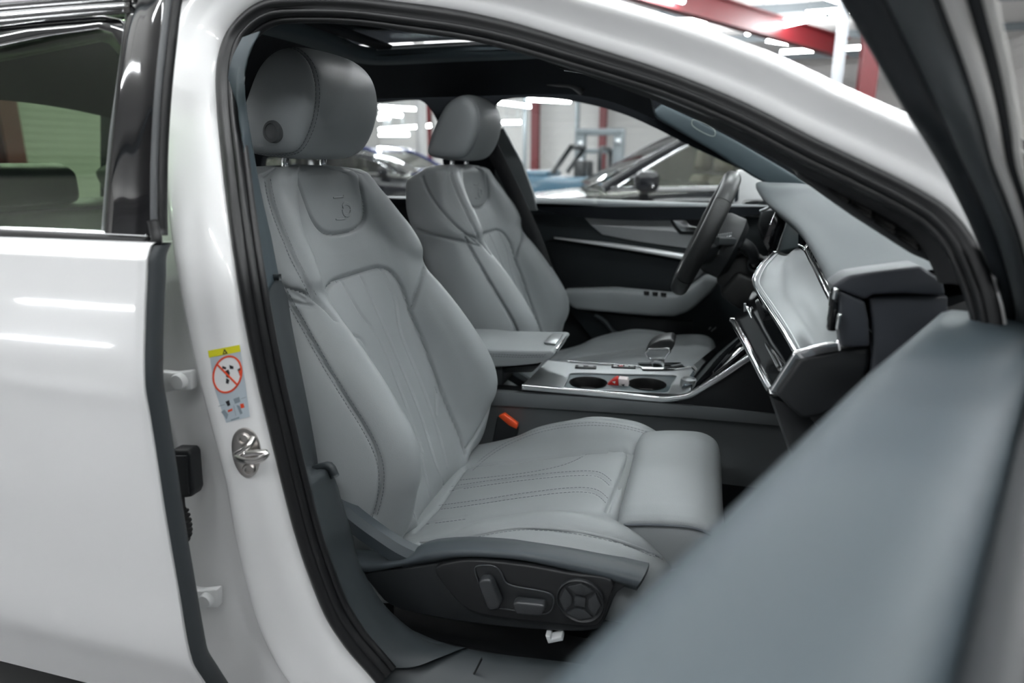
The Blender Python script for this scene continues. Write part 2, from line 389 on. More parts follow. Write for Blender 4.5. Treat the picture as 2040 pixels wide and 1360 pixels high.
# ================================================================== SEATS
SY = -.40                                     # centre line of the passenger seat
def interp(z, tab):
    t = np.array(tab); return np.interp(z, t[:, 0], t[:, 1])
def smooth_tab(tab, n=400):
    t = np.array(sorted(tab)); c = cr(t, n); return c[np.argsort(c[:, 0])]
def build_seat():
    root = empty('front_seat', (.2, SY, .30), 'grey leather front passenger seat nearest the open door, stitched quilted back and black side switches', 'car seat', 'front seats of the white car')
    # ---------------- backrest : sections at height z, coordinates (X, s)
    spine = smooth_tab([(.455, .200), (.50, .208), (.60, .170), (.70, .130), (.80, .092), (.885, .060), (.98, .022), (1.04, .008), (1.085, .000), (1.10, -.02)])
    prot = smooth_tab([(.455, -.05), (.477, -.03), (.50, .0), (.529, .025), (.56, .048), (.591, .070), (.625, .094), (.657, .108), (.696, .112), (.761, .098), (.845, .066), (.885, .048), (.905, .046), (.93, .054), (.968, .05), (1.0, .038), (1.03, .026), (1.06, .012), (1.10, .0)])
    half = smooth_tab([(.455, .225), (.50, .248), (.60, .268), (.70, .272), (.80, .268), (.89, .258), (.93, .262), (.97, .252), (1.02, .226), (1.06, .198), (1.085, .172), (1.10, .14)])
    zs = np.concatenate([np.linspace(.457, 1.078, 240)])
    rows = []
    for z in zs:
        X0 = interp(z, spine); p = interp(z, prot); w = interp(z, half) / .272
        k = min(1, max(.15, (1.102 - z) / .05)); th = .125 * k ** .5 * min(1, .55 + (z - .455) / .1)
        pr = [(X0 - .012, 0), (X0 - .010, .08), (X0 - .003, .125), (X0 + .006 + .06 * p, .145), (X0 + .55 * p + .004, .168), (X0 + .92 * p, .188), (X0 + p, .206), (X0 + .90 * p, .224),
              (X0 + .66 * p - .004, .243), (X0 + .36 * p - .010, .259), (X0 - .012, .270), (X0 - th * .55, .272), (X0 - th * .9, .255), (X0 - th, .20), (X0 - th - .004, .1), (X0 - th - .005, 0)]
        pts = np.array([(x, s * w) for x, s in pr]); full = np.concatenate([pts * [1, -1], pts[::-1][1:-1]])
        c = cr(full, 420, closed=True)
        rows.append(np.stack([c[:, 0], SY + c[:, 1], np.full(420, z)], 1))
    G = np.stack(rows)
    # close the top: shrink extra rows
    top = G[-1].copy(); cen = top.mean(0)
    for k, dz in ((.9, .006), (.7, .011), (.4, .013), (.05, .0135)):
        r = cen + (top - cen) * k; r[:, 2] = top[0, 2] + dz; G = np.concatenate([G, r[None]])
    bot = G[0].copy(); cen = bot.mean(0)
    for k, dz in ((.9, .008), (.6, .013), (.05, .015)):
        r = cen + (bot - cen) * k; r[:, 2] = bot[0, 2] - dz; G = np.concatenate([r[None], G])
    Gc = np.concatenate([G, G[:, :1]], 1)
    bvh = raybvh(Gc)
    T = lambda px, n=60: onto(bvh, px, n)
    neck = [(583, 336), (600, 380), (616, 425), (632, 455), (645, 465), (665, 467), (695, 462), (717, 453), (727, 438), (726, 415), (721, 380), (712, 350), (703, 336)]
    cen_t = [(780, 1058), (806, 1016), (816, 960), (810, 905), (796, 833), (768, 772), (738, 722), (704, 676), (672, 636), (652, 610), (649, 585), (656, 565), (675, 555), (700, 547), (730, 538), (757, 531), (775, 537), (790, 553), (803, 577), (820, 626), (842, 679), (869, 754), (895, 820), (918, 873), (926, 905)]
    lb_top = [(560, 572), (580, 578), (602, 583), (625, 595), (645, 612), (668, 637)]
    rb_top = [(856, 478), (853, 505), (843, 540), (832, 575), (819, 616)]
    sh_l = [(546, 330), (534, 343), (532, 360), (536, 385), (547, 425), (565, 470), (585, 517), (605, 555), (624, 594)]
    bo_l = [(562, 574), (580, 606), (604, 648), (648, 727), (692, 798), (728, 855), (752, 905), (760, 950), (754, 1001), (745, 1030)]
    bo_l2 = [(668, 637), (705, 690), (748, 760), (785, 835), (806, 905), (812, 960), (803, 1010), (784, 1045)]
    ribs = [[(718, 552), (735, 594), (760, 650), (790, 720), (820, 790), (845, 860), (865, 935), (878, 968)],
            [(680, 562), (700, 600), (712, 630), (745, 660), (765, 705), (790, 770), (812, 830), (832, 900), (850, 985)],
            [(757, 535), (776, 575), (790, 600), (788, 645), (800, 680), (830, 750), (855, 815), (870, 860), (886, 930)],
            [(868, 772), (867, 800), (866, 826)], [(697, 668), (716, 678), (735, 720)], [(800, 845), (822, 860), (836, 900)], [(815, 616), (822, 640)]]
    thr = [[(668, 560), (690, 600), (705, 645), (735, 705)], [(775, 540), (800, 600), (830, 680), (866, 770), (895, 860), (905, 905)],
           [(748, 665), (775, 725), (803, 790), (822, 850), (838, 920), (848, 975)], [(756, 660), (783, 725), (811, 790), (830, 850), (846, 920), (856, 970)],
           [(800, 690), (825, 735), (848, 800), (866, 850), (882, 915), (886, 945)], [(806, 690), (832, 740), (856, 803), (872, 850), (888, 910), (892, 935)]]
    rb_out = [(930, 893), (946, 868), (965, 835), (978, 805)]
    k0 = cen_t.index((803, 577)); k1 = cen_t.index((652, 610)); right = T(cen_t[k0:], 110); topc = T(cen_t[k1:k0 + 1], 80)
    left = right[::-1] * [1, -1, 1] + [0, 2 * SY, 0]; ring_c = np.concatenate([left, topc, right])
    seams = [T(neck + neck[:1], 90), ring_c, right, left, topc, T(lb_top), T(rb_top), T(sh_l, 80), T(bo_l, 110), T(rb_out)]
    # seams of the side, as the driver's seat shows them (that seat stands 0.80 m further in)
    O2 = CAM - np.array([0, .80, 0])
    side1 = onto(bvh, [(833, 458), (850, 464), (880, 472), (930, 483), (955, 489)], 60, O2); side2 = onto(bvh, [(842, 352), (850, 375), (880, 420), (920, 460), (948, 482)], 60, O2)
    seams += [s_ for s_ in (side1, side2) if len(s_) > 8]
    rib3 = [T(r, 50) for r in ribs]
    cl = gridnormals(Gc)
    ctr = Gc.mean(axis=(0, 1)); sgn = np.sign(((Gc - ctr) * cl).sum(-1).mean()); cl = cl * sgn
    G2, D = grooves(Gc, [seams[0]] + seams[2:], .0062, .0030, .006, .035, cl)
    _, Dr = grooves(Gc, rib3, 0, 1, 0, 1, cl); G2 = G2 - cl * (np.where(Gc[..., 0] > np.interp(Gc[..., 2], spine[:, 0], spine[:, 1]) - .03, .0042, 0) * np.exp(-(Dr / .0024) ** 2))[..., None]
    FcC = (Gc[:-1, :-1] + Gc[1:, 1:]) / 2; P2 = FcC.reshape(-1, 3)[:, 1:]; fr = (cl[:-1, :-1].reshape(-1, 3)[:, 0] > -.1)
    poly = lambda L: [(p[1], p[2]) for p in L]
    mk_neck = inpoly(P2, poly(seams[0])) & fr
    pc = poly(seams[1]); mk_c = inpoly(P2, pc + [(pc[-1][0], .44), (pc[0][0], .44)]) & fr
    sl = seams[7]; bl = seams[8]
    zz = P2[:, 1]; yy = P2[:, 0]
    Yb = np.interp(zz, bl[::-1][:, 2], bl[::-1][:, 1]); X3 = FcC.reshape(-1, 3)[:, 0]
    Xb = np.interp(zz, np.sort(bl[:, 2]), bl[np.argsort(bl[:, 2])][:, 0])
    lt = seams[5]; zl = np.interp(yy, lt[np.argsort(lt[:, 1])][:, 1], lt[np.argsort(lt[:, 1])][:, 2])
    rt_ = seams[6]; o = np.argsort(rt_[:, 1]); zr = np.interp(yy, rt_[o][:, 1], rt_[o][:, 2])
    frontish = (X3 > Xb - .0) 
    mk_lb = (yy < SY - .09) & (zz < zl) & frontish & fr
    mk_rb = (yy > SY + .09) & (zz < zr + .0) & (X3 > np.interp(zz, spine[:, 0], spine[:, 1]) - .01) & fr
    mk_up = (zz > .80) & (X3 > np.interp(zz, spine[:, 0], spine[:, 1]) - .012) & (cl[:-1, :-1].reshape(-1, 3)[:, 0] > .0)
    split_add(G2, [('neck_pad', mk_neck, None), ('backrest_centre', mk_c, None), ('backrest_bolster', mk_lb, None), ('backrest_bolster', mk_rb, None), ('shoulder_panel', mk_up, None), ('backrest_shell', None, None)], LEA, root)
    # embossed badge on the neck pad (a squared S between two strokes)
    nb = raybvh(G2)
    st = lambda p: onto(nb, p, 24)
    def loopS(cx, cy):
        e = []
        for k in range(3):
            w0 = 4 + k * 4.2
            e.append([(cx - w0 + 1, cy - 2 - k * 4), (cx - w0, cy - 8 - k * 4), (cx + 2, cy - 14 - k * 4 + k), (cx + w0, cy - 12 - k * 3), (cx + w0 + 1, cy - 6 - k * 2)])
        return e
    emb = [[(664, 394), (676, 393), (685, 392), (684, 389)], [(669, 437), (680, 437), (689, 435), (688, 432)]]
    for (dx, dy) in ((0, 0),):
        for k, r in enumerate((3.5, 7.5, 11.5)):
            emb.append([(683 - r * .1, 417 - r * .55 - 1), (684, 410 - r * .55), (691, 409 - r * .55), (697, 413 - r * .4), (698, 417 - r * .2)])
            emb.append([(682, 417 + r * .2), (683, 422 + r * .4), (690, 426 + r * .5), (697, 424 + r * .5), (698, 417 + r * .55)])
    add('embossed_badge', *join([tube(c, .0017, 6) for c in [st(e) for e in emb] if len(c) > 3]), LEA, root)
    # stitched threads
    def shift(L, dx, dy): return [(x + dx, y + dy) for x, y in L]
    th_lines = [T(shift(bo_l, 6, -3), 140), T(shift(bo_l, -5, 3), 140), T(shift(sh_l[2:], 7, -3), 90), T(shift(sh_l[2:], -5, 2), 90), T(shift(bo_l2, -18, 6), 120), T(shift(rb_out, -5, -2)), T([(860, 478), (880, 520), (925, 590), (955, 640)])] + [T(t, 80) for t in thr]
    o = add('stitching', *stitches(th_lines, nb), THREAD, root, smooth=False); tag(o, kind='stuff')
    # ---------------- headrest
    prof = [(-.086, 1.124), (-.078, 1.158), (-.058, 1.202), (-.026, 1.252), (.004, 1.272), (.032, 1.274), (.058, 1.252), (.067, 1.212), (.056, 1.162), (.030, 1.122), (.010, 1.113), (-.06, 1.115)]
    pc = cr(np.array(prof), 120, closed=True); c0 = np.array([-.004, 1.185])
    secs = [(-.1255, .001), (-.125, .35), (-.1235, .62), (-.1205, .80), (-.114, .92), (-.103, .975), (-.08, 1.0), (-.04, 1.01), (0, 1.015)]
    secs = secs + [(.04, 1.008), (.07, .985), (.093, .93), (.110, .82), (.119, .66), (.1235, .45), (.125, .25), (.1255, .001)]
    sc = cr(np.array(secs) * [1, .085], 190) / [1, .085]
    H = np.stack([np.concatenate([(c0 + (pc - c0) * k), np.full((120, 1), SY + s)], 1)[:, [0, 2, 1]] for s, k in sc])
    Hc = np.concatenate([H, H[:, :1]], 1); hn = gridnormals(Hc); hn *= np.sign(((Hc - Hc.mean(axis=(0, 1))) * hn).sum(-1).mean())
    hb = raybvh(Hc)
    ks = int(np.argmin(np.abs(sc[:, 0] + .1045))); hseam = np.concatenate([Hc[ks], Hc[ks][:1]])
    H2, _ = grooves(Hc, [hseam], .0042, .0026, .004, .03, hn)
    fc = ((Hc[:-1, :-1] + Hc[1:, 1:]) / 2).reshape(-1, 3)
    hp = split_add(H2, [('headrest_side', fc[:, 1] < SY - .1045, None), ('headrest', None, None)], LEA, root)
    hb2 = raybvh(H2)
    o = add('stitching', *stitches([H2[ks] + (H2[ks + 2] - H2[ks]) * (.006 / max(1e-4, np.linalg.norm(H2[ks + 2] - H2[ks], axis=-1).mean())), H2[ks] + (H2[ks - 2] - H2[ks]) * (.006 / max(1e-4, np.linalg.norm(H2[ks - 2] - H2[ks], axis=-1).mean()))], hb2), THREAD, root, smooth=False); tag(o, kind='stuff')
    q = onto(hb2, [(545, 263), (546, 263), (547, 263)], 3)[:1]
    if len(q):
        b = add('headrest_button', *lathe(q[0] + np.array([0, .004, 0]), (-.12, -1, .1), [(.0, 0), (.017, 0), (.0175, .006), (.0165, .009), (.012, .0105), (.0115, .009), (.0, .0095)]), mat('button_grey', (.075, .08, .084), .5), root, angle=40)
    for s in (-.065, .055):
        add('headrest_post', *tube([(-.035, SY + s, 1.06), (-.03, SY + s, 1.10), (-.025, SY + s, 1.13)], .0065, 14), CHR, root)
        add('post_collar', *lathe((-.035, SY + s, 1.078), (0, 0, 1), [(.0, 0), (.014, 0), (.014, .012), (.010, .016), (.0, .016)]), BPL, root, angle=40)
    # ---------------- cushion : sections along X, coordinates (s, z)
    cz = smooth_tab([(.12, .470), (.17, .478), (.22, .486), (.30, .508), (.40, .530), (.50, .549), (.545, .553), (.565, .540), (.585, .515)])
    bp = smooth_tab([(.12, -.01), (.17, -.005), (.22, .002), (.26, .012), (.30, .024), (.345, .040), (.40, .052), (.46, .058), (.52, .052), (.565, .042), (.60, .028), (.63, .0), (.65, -.022)])
    bz = smooth_tab([(.12, .470), (.20, .486), (.30, .520), (.345, .545), (.40, .566), (.459, .584), (.52, .586), (.565, .580), (.60, .565), (.63, .540), (.648, .512)])
    xs = np.linspace(.12, .648, 150); rows = []
    for x in xs:
        zc = interp(x, cz) if x < .585 else .515 - (x - .585) * .6; zb = interp(x, bz); w = 1.0 if x < .55 else 1 - .35 * ((x - .55) / .1) ** 2.2
        e = .262
        pr = [(0, zc), (.08, zc + .001), (.125, zc + .003), (.150, zc + .3 * (zb - zc) + .002), (.172, zc + .78 * (zb - zc)), (.196, zb + .002), (.222, zb), (.245, zb - .012), (e, zb - .034), (e + .006, zb - .060), (e + .002, zb - .085 if zb > .54 else max(zb - .07, .458)), (.235, .455), (.1, .45), (0, .45)]
        if x > .55: pr = [(s * 1.0 if s < .12 else (.19 + (s - .19) * (w if s > .19 else 1)), z) for s, z in pr]
        pts = np.array(pr); full = np.concatenate([pts * [-1, 1], pts[::-1][1:-1]]); c = cr(full, 240, closed=True)
        rows.append(np.stack([np.full(240, x), SY + c[:, 0], c[:, 1]], 1))
    Q = np.stack(rows); front = Q[-1].copy(); cen = front.mean(0)
    for k, dx in ((.93, .010), (.8, .016), (.5, .020), (.05, .021)):
        r = cen + (front - cen) * k; r[:, 0] = front[0, 0] + dx; Q = np.concatenate([Q, r[None]])
    Qc = np.concatenate([Q, Q[:, :1]], 1); qn = gridnormals(Qc); qn *= np.sign(((Qc - Qc.mean(axis=(0, 1))) * qn).sum(-1).mean())
    qb = raybvh(Qc); T = lambda px, n=60: onto(qb, px, n)
    pipe_n = [(838, 1079), (880, 1076), (930, 1068), (990, 1056), (1040, 1050), (1100, 1052), (1160, 1060), (1220, 1073), (1270, 1090), (1310, 1106), (1338, 1112)]
    in_near = [(828, 1062), (840, 1045), (900, 1035), (980, 1022), (1060, 1014), (1140, 1012), (1205, 1020)]
    in_far = [(925, 936), (940, 930), (1020, 921), (1100, 912), (1180, 902), (1238, 897)]
    rear = [(928, 932), (905, 965), (875, 1010), (842, 1045), (828, 1060)]
    far_top = [(938, 925), (960, 905), (1000, 878), (1040, 860), (1075, 848), (1130, 838), (1190, 835), (1250, 843), (1300, 858), (1330, 872)]
    edge_f = [(1240, 896), (1254, 905), (1256, 912), (1242, 945), (1222, 990), (1209, 1020)]
    qs = [[(895, 978), (960, 968), (1060, 955), (1160, 947), (1195, 950), (1215, 968)], [(870, 1016), (950, 1005), (1050, 990), (1150, 980), (1190, 985), (1208, 1003)], [(850, 1044), (900, 1038), (930, 1034)]]
    qs2 = [[(910, 957), (980, 950), (1060, 940), (1130, 924), (1170, 905)]]
    seamsQ = [T(pipe_n, 120), T(in_far, 80), T(rear, 40), T(far_top, 90), T(edge_f, 40)]
    Q2, _ = grooves(Qc, seamsQ, .0055, .003, .005, .03, qn)
    ribQ = [T(a, 70) for a in qs]
    _, Dr = grooves(Qc, ribQ, 0, 1, 0, 1, qn); Q2 = Q2 - qn * (.0026 * np.exp(-(Dr / .0022) ** 2))[..., None]
    fq = ((Qc[:-1, :-1] + Qc[1:, 1:]) / 2).reshape(-1, 3); upq = qn[:-1, :-1].reshape(-1, 3)[:, 2]
    inf = seamsQ[1]; o = np.argsort(inf[:, 0]); yfar = np.interp(fq[:, 0], inf[o][:, 0], inf[o][:, 1])
    pn = seamsQ[0]; o = np.argsort(pn[:, 0]); zp = np.interp(fq[:, 0], pn[o][:, 0], pn[o][:, 2])
    ff = seamsQ[3]; o = np.argsort(ff[:, 0]); yt = np.interp(fq[:, 0], ff[o][:, 0], ff[o][:, 1])
    split_add(Q2, [('cushion_bolster', (fq[:, 1] > yfar) & (upq > -.2), None),
                   ('cushion_centre', (np.abs(fq[:, 1] - SY) < .15) & (upq > .3), None),
                   ('cushion_bolster', (fq[:, 1] < SY) & (fq[:, 2] > zp) & (fq[:, 0] > .2), None), ('cushion_side', None, None)], LEA, root)
    qb2 = raybvh(Q2)
    add('piping', *tube(onto(qb2, [(x, y) for x, y in pipe_n], 90), .0026, 8), LEA, root)
    sh = lambda L, dx, dy: [(x + dx, y + dy) for x, y in L]
    o = add('stitching', *stitches([onto(qb2, sh(pipe_n, 0, 6), 120), onto(qb2, sh(far_top, 2, 7), 100), onto(qb2, sh(far_top, 4, 12), 100)] + [onto(qb2, a, 80) for a in qs + qs2] + [onto(qb2, sh(a, 4, -9), 80) for a in qs[:2]], qb2, gap=.003, r=.0005), THREAD, root, smooth=False); tag(o, kind='stuff')
    # thigh support: a separate extendable block in front
    tp = [(.583, .500), (.566, .545), (.563, .566), (.572, .580), (.60, .588), (.65, .594), (.688, .593), (.712, .580), (.722, .556), (.722, .515), (.716, .49), (.70, .472), (.66, .466), (.60, .474)]
    tc = cr(np.array(tp), 110, closed=True); c0 = np.array([.65, .53]); sec = [(-.182, .001), (-.181, .7), (-.176, .93), (-.166, .99), (-.15, 1), (0, 1.0)]
    sec = sec + [(-s, k) for s, k in sec[:-1]][::-1]; ss = cr(np.array(sec), 60)
    Th = np.stack([np.concatenate([c0 + (tc - c0) * k, np.full((110, 1), SY + .012 + s)], 1)[:, [0, 2, 1]] for s, k in ss])
    Tc = np.concatenate([Th, Th[:, :1]], 1)
    add('thigh_support', Tc.reshape(-1, 3), gridf(*Tc.shape[:2]), LEA, root)
    yy = SY - .172
    add('piping', *tube(cr(np.array([(.575, yy, .572), (.63, yy, .580), (.68, yy, .582), (.705, yy, .572), (.716, yy, .55)]), 40), .002, 6), THREAD, root)
    # valance between cushion front and thigh block
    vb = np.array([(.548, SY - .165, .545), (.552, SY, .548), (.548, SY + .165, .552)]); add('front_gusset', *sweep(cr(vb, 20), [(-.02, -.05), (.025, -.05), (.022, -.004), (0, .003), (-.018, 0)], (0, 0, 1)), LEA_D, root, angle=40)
    # ---------------- plastic side shield
    Ysh = SY - .295
    A = lambda L, Y: np.array([at(x, y, Y) for x, y in L])
    def face(name, L, Y, depth, m, bev, parent=root): return addbm(name, prism(A(L, Y), (0, depth, 0), bev, 3), m, parent, angle=30)
    low = cr(np.array([(724, 1142), (740, 1166), (775, 1204), (856, 1228), (1033, 1252), (1174, 1257), (1196, 1250), (1230, 1180), (1250, 1168), (1262, 1160), (1200, 1144), (1104, 1124), (1033, 1118), (925, 1114), (860, 1124), (790, 1134)], float), 70, closed=True)
    face('side_shield', low, Ysh, .05, SHP, .006)
    band_top = np.array([at(x, y, Ysh + .02) for x, y in cr(np.array([(700, 1098), (760, 1105), (811, 1103), (840, 1086), (900, 1078), (980, 1080), (1104, 1094), (1200, 1112), (1290, 1132)], float), 60)])
    band_bot = np.array([at(x, y, Ysh - .006) for x, y in cr(np.array([(724, 1140), (760, 1134), (830, 1120), (880, 1112), (927, 1108), (1033, 1114), (1104, 1128), (1200, 1150), (1268, 1170)], float), 60)])
    mid = (band_top + band_bot) / 2 + np.array([0, -.012, .004])
    Bg = loft([band_top + np.array([0, .03, -.01]), band_top, mid, band_bot, band_bot + np.array([0, .012, -.008])], 60, 26)
    V, Fc = shell(Bg, np.array([0, .012, -.012])); add('shield_rim', V, Fc, DPL, root, angle=50)
    inner = cr(np.array([(866, 1132), (895, 1122), (930, 1117), (1033, 1125), (1130, 1142), (1222, 1160), (1215, 1190), (1192, 1244), (1150, 1246), (1068, 1238), (1000, 1230), (945, 1219), (915, 1200), (893, 1175)], float), 60, closed=True)
    face('switch_panel', inner, Ysh - .010, .012, mat('switch_panel', (.011, .012, .0135), .5, bump=.2, bscale=1400), .002)
    rec = np.array([(946, 1132), (952, 1127), (985, 1128), (996, 1137), (1008, 1160), (1020, 1166), (1095, 1182), (1103, 1190), (1098, 1215), (1085, 1222), (1010, 1213), (980, 1208), (970, 1195)], float)
    face('switch_recess', rec, Ysh - .0115, .004, BPL, .001)
    rim = A(np.concatenate([rec, rec[:1]]), Ysh - .012); add('recess_rim', *sweep(cr(rim[:-1], 90, closed=True), circ(.0011, 6), None, True), mat('satin_dark', (.05, .055, .06), .3), root)
    sw = mat('switch_satin', (.03, .033, .036), .32)
    def lever(L, top):
        bm = prism(A(L, Ysh - .012), (0, -.016, 0), .004, 3); return addbm('seat_switch', bm, sw, root, angle=50)
    lever([(958, 1150), (964, 1142), (980, 1142), (987, 1150), (1004, 1190), (1000, 1200), (984, 1204), (976, 1198)], 0)
    lever([(1026, 1190), (1034, 1186), (1088, 1192), (1092, 1200), (1082, 1214), (1034, 1210)], 0)
    cpt = at(1157, 1194, Ysh - .011); nrm = (0, -1, 0)
    dial = add('lumbar_switch', *lathe(cpt, nrm, [(0, 0), (.033, 0), (.033, .004), (.0315, .0055), (.030, .004), (.029, .003), (0, .003)], 40), BPL, root, angle=35)
    for a in range(4):
        th = math.pi / 2 * a; pts = []
        for r0, da in ((.0125, -.5), (.0125, .5), (.0275, .72), (.0285, 0), (.0275, -.72)): pts.append(cpt + np.array([r0 * math.cos(th + da), -.002, r0 * math.sin(th + da)]))
        addbm('lumbar_key', prism(pts, (0, -.004, 0), .0012, 2), sw, dial, angle=40)
    addbm('lumbar_key', box(cpt + np.array([-.0075, -.006, -.0075]), cpt + np.array([.0075, -.002, .0075]), .0012), sw, dial, angle=40)
    # side arm running up to the recliner, base frame below
    arm = np.array([at(672, 1005, Ysh + .03), at(700, 1032, Ysh + .02), at(750, 1070, Ysh + .01), at(800, 1102, Ysh + .012), at(840, 1118, Ysh + .02)])
    add('recliner_arm', *sweep(cr(arm, 30), [(-.016, -.012), (.016, -.012), (.018, .006), (.008, .014), (-.012, .012)], (0, -1, 0)), DPL, root, angle=40)
    addbm('recliner_cover', prism(A([(684, 1030), (725, 1062), (790, 1115), (800, 1128), (722, 1150), (700, 1100)], Ysh + .045), (0, .04, 0), .004), BPL, root, angle=40)
    addbm('seat_frame', box((.2, SY - .22, .33), (.60, SY + .22, .40), .02), BPL, root, angle=40)
    for s in (-.2, .2): addbm('seat_rail', box((.16, SY + s - .025, .295), (.68, SY + s + .025, .335), .006), mat('rail_steel', (.06, .06, .065), .4, metal=.6), root, angle=40)
    return root
seat = build_seat()
seat['label'] = 'grey leather front passenger seat nearest the open door, with stitched back and side switches'
def copy_thing(o, off, label, skip='headrest_button'):
    c = o.copy(); COL.objects.link(c); c.location = Vector(o.location) + Vector(off); c['label'] = label
    for ch in list(o.children):
        if ch.name.startswith(skip): continue
        d = ch.copy(); COL.objects.link(d); d.parent = c
        for g in list(ch.children):
            e = g.copy(); COL.objects.link(e); e.parent = d
    return c
seat2 = copy_thing(seat, (0, .80, 0), 'grey leather driver seat behind the steering wheel, beyond the centre armrest')
# ================================================================== WHITE CAR : BODY SIDE
car = empty('white_car', (.0, 0, 0), 'white car body with its door opening, black seals, roof and dark cabin lining', 'car')
seal_px = [(760, 1352), (741, 1330), (700, 1283), (662, 1226), (630, 1150), (600, 1060), (574, 960), (550, 860), (526, 760), (505, 660), (487, 560), (471, 450), (456, 330), (445, 220), (443, 160), (447, 120), (459, 80), (482, 47), (512, 22), (546, 8), (598, 4), (702, 6), (805, 18), (909, 33), (1013, 56), (1160, 101), (1340, 160), (1478, 217), (1616, 287), (1720, 337), (1824, 390), (1879, 426), (1922, 475), (1950, 530), (1972, 590), (1985, 650), (1990, 720)]
seal3 = cr(np.array([ats(*p) for p in seal_px]), 260)
def inplane(P):                                             # in-plane outward direction and body normal
    T = np.gradient(P, axis=0); T /= np.linalg.norm(T, axis=1, keepdims=True)
    dz = .01; sl = np.array([(Ys(z + dz) - Ys(z - dz)) / (2 * dz) for z in P[:, 2]])
    N = np.stack([np.zeros(len(P)), -np.ones(len(P)), sl], 1); N /= np.linalg.norm(N, axis=1, keepdims=True)
    A = np.cross(N, T); return A, N
SA, SN = inplane(seal3)
if SA[130][2] < 0: SA = -SA
# cross profile of the painted frame: a = away from the opening, b = outward from the car
PA = [(-.012, -.02), (0, -.004), (.005, .008), (.012, .013), (.018, .015), (.024, .021), (.030, .029), (.034, .034), (.039, .0355), (.048, .031), (.060, .020), (.070, .004), (.075, -.02), (.073, -.06)]
PB = [(-.012, -.02), (0, -.004), (.008, .012), (.022, .022), (.040, .028), (.056, .034), (.066, .034), (.072, .024), (.078, .012), (.092, .008), (.115, .006), (.14, .0), (.17, -.01), (.19, -.02)]
PC = [(-.012, -.02), (0, -.004), (.010, .012), (.028, .020), (.060, .026), (.085, .032), (.098, .032), (.106, .022), (.112, .012), (.125, .010), (.145, .012), (.17, .012), (.21, .01), (.26, .005)]
IC = int(np.argmax(seal3[:, 2] - .15 * seal3[:, 0]))
rows = []
for i in range(len(seal3)):
    u = i / 259.
    ud = (i - IC) / 259.
    kA = np.clip((ud + .07) / .12, 0, 1); kA = kA * kA * (3 - 2 * kA); kC = np.clip((.16 - u) / .12, 0, 1)
    pr = np.array(PB) * (1 - kC) + np.array(PC) * kC
    pr = pr * (1 - kA) + np.array(PA) * kA
    if ud > .2: pr = pr * np.clip((seal3[i, 2] - .985) / .07, .12, 1)
    rows.append(cr(pr, 60))
pr = np.stack(rows)
FR = seal3[:, None] + SA[:, None] * pr[:, :, :1] + SN[:, None] * pr[:, :, 1:]
add('body_side_frame', FR.reshape(-1, 3), gridf(260, 60), WHITE, car)
# rubber seals of the opening (two ridges)
SF = np.array([1.45 - .45 * min(1, max(0, (i - IC - 30) / 40.)) for i in range(260)])[:, None, None]
pv = [(.004, -.006), (.003, .008), (-.001, .011), (-.005, .009), (-.0065, .003), (-.0075, .004), (-.010, .005), (-.012, .003), (-.013, -.002), (-.012, -.012), (0, -.012)]
add('door_seal', *sweep(seal3, [(a, b) for a, b in [(-x, y) for x, y in pv]] if False else pv, None) if False else (lambda: (
    (seal3[:, None] + SF * SA[:, None] * np.array(pv)[None, :, :1] + SN[:, None] * np.array(pv)[None, :, 1:]).reshape(-1, 3), gridf(260, len(pv), cu=True)))(), RUB, car)
pv2 = [(-.010, -.014), (-.0115, -.005), (-.014, -.003), (-.0165, -.005), (-.017, -.009), (-.014, -.016)]
add('inner_seal', (seal3[:, None] + SF * SA[:, None] * np.array(pv2)[None, :, :1] + SN[:, None] * np.array(pv2)[None, :, 1:]).reshape(-1, 3), gridf(260, len(pv2), cu=True), RUB, car)
def pxsurf(L, Y): return np.array([at(x, y, Y) for x, y in L])
def inner(i0, i1, n, a, b):
    s = seal3[i0:i1] + SA[i0:i1] * a + SN[i0:i1] * b; return cr(s[np.linspace(0, len(s) - 1, 40).astype(int)], n)
def near_idx(z):
    k = list(range(IC)); return min(k, key=lambda i: abs(seal3[i, 2] - z))
# blue-grey upper pillar trim
iz0, iz1 = near_idx(.935), near_idx(1.26)
e0 = inner(iz0, iz1, 40, -.022, -.008)
e2 = cr(pxsurf([(562, 572), (556, 551), (540, 470), (524, 400), (511, 332), (500, 270), (490, 200), (488, 160), (497, 110), (520, 62)], -.70), 40)
add('upper_pillar_trim', loft([e0, (e0 * .6 + e2 * .4) + np.array([0, -.012, 0]), (e0 * .25 + e2 * .75) + np.array([0, -.004, 0]), e2, e2 + np.array([-.05, .03, 0])], 40, 24).reshape(-1, 3), gridf(24, 40), TRIM, car)
# lower pillar + sill trim, one sweep from the shoulder step down to the sill
e0 = inner(0, iz0, 90, -.022, -.008)[::-1]
e2 = cr(pxsurf([(558, 556), (566, 610), (582, 690), (602, 790), (618, 880), (628, 935), (656, 935), (668, 970), (690, 1040), (705, 1100), (730, 1152), (775, 1215), (856, 1275), (930, 1290)], -.715), 90)
G = loft([e0, e0 * .7 + e2 * .3 + np.array([0, -.010, .0]), e0 * .3 + e2 * .7 + np.array([0, -.010, .004]), e2, e2 + np.array([-.004, .02, -.03])], 90, 24)
add('lower_pillar_trim', G.reshape(-1, 3), gridf(24, 90), mat('sill_trim_plastic', (.027, .034, .038), .5, bump=.25, bscale=1400), car)
SILLM = MATS['sill_trim_plastic']
add('trim_ledge', *sweep(cr(pxsurf([(516, 553), (536, 552), (558, 552)], -.725), 12), [(-.004, -.003), (.004, -.003), (.004, .003), (-.004, .003)], (0, 1, 0)), SILLM, car)
add('trim_ledge', *sweep(cr(pxsurf([(620, 936), (640, 930), (656, 928), (668, 950)], -.722), 12), [(-.005, -.004), (.005, -.004), (.005, .004), (-.005, .004)], (0, 1, 0)), SILLM, car)
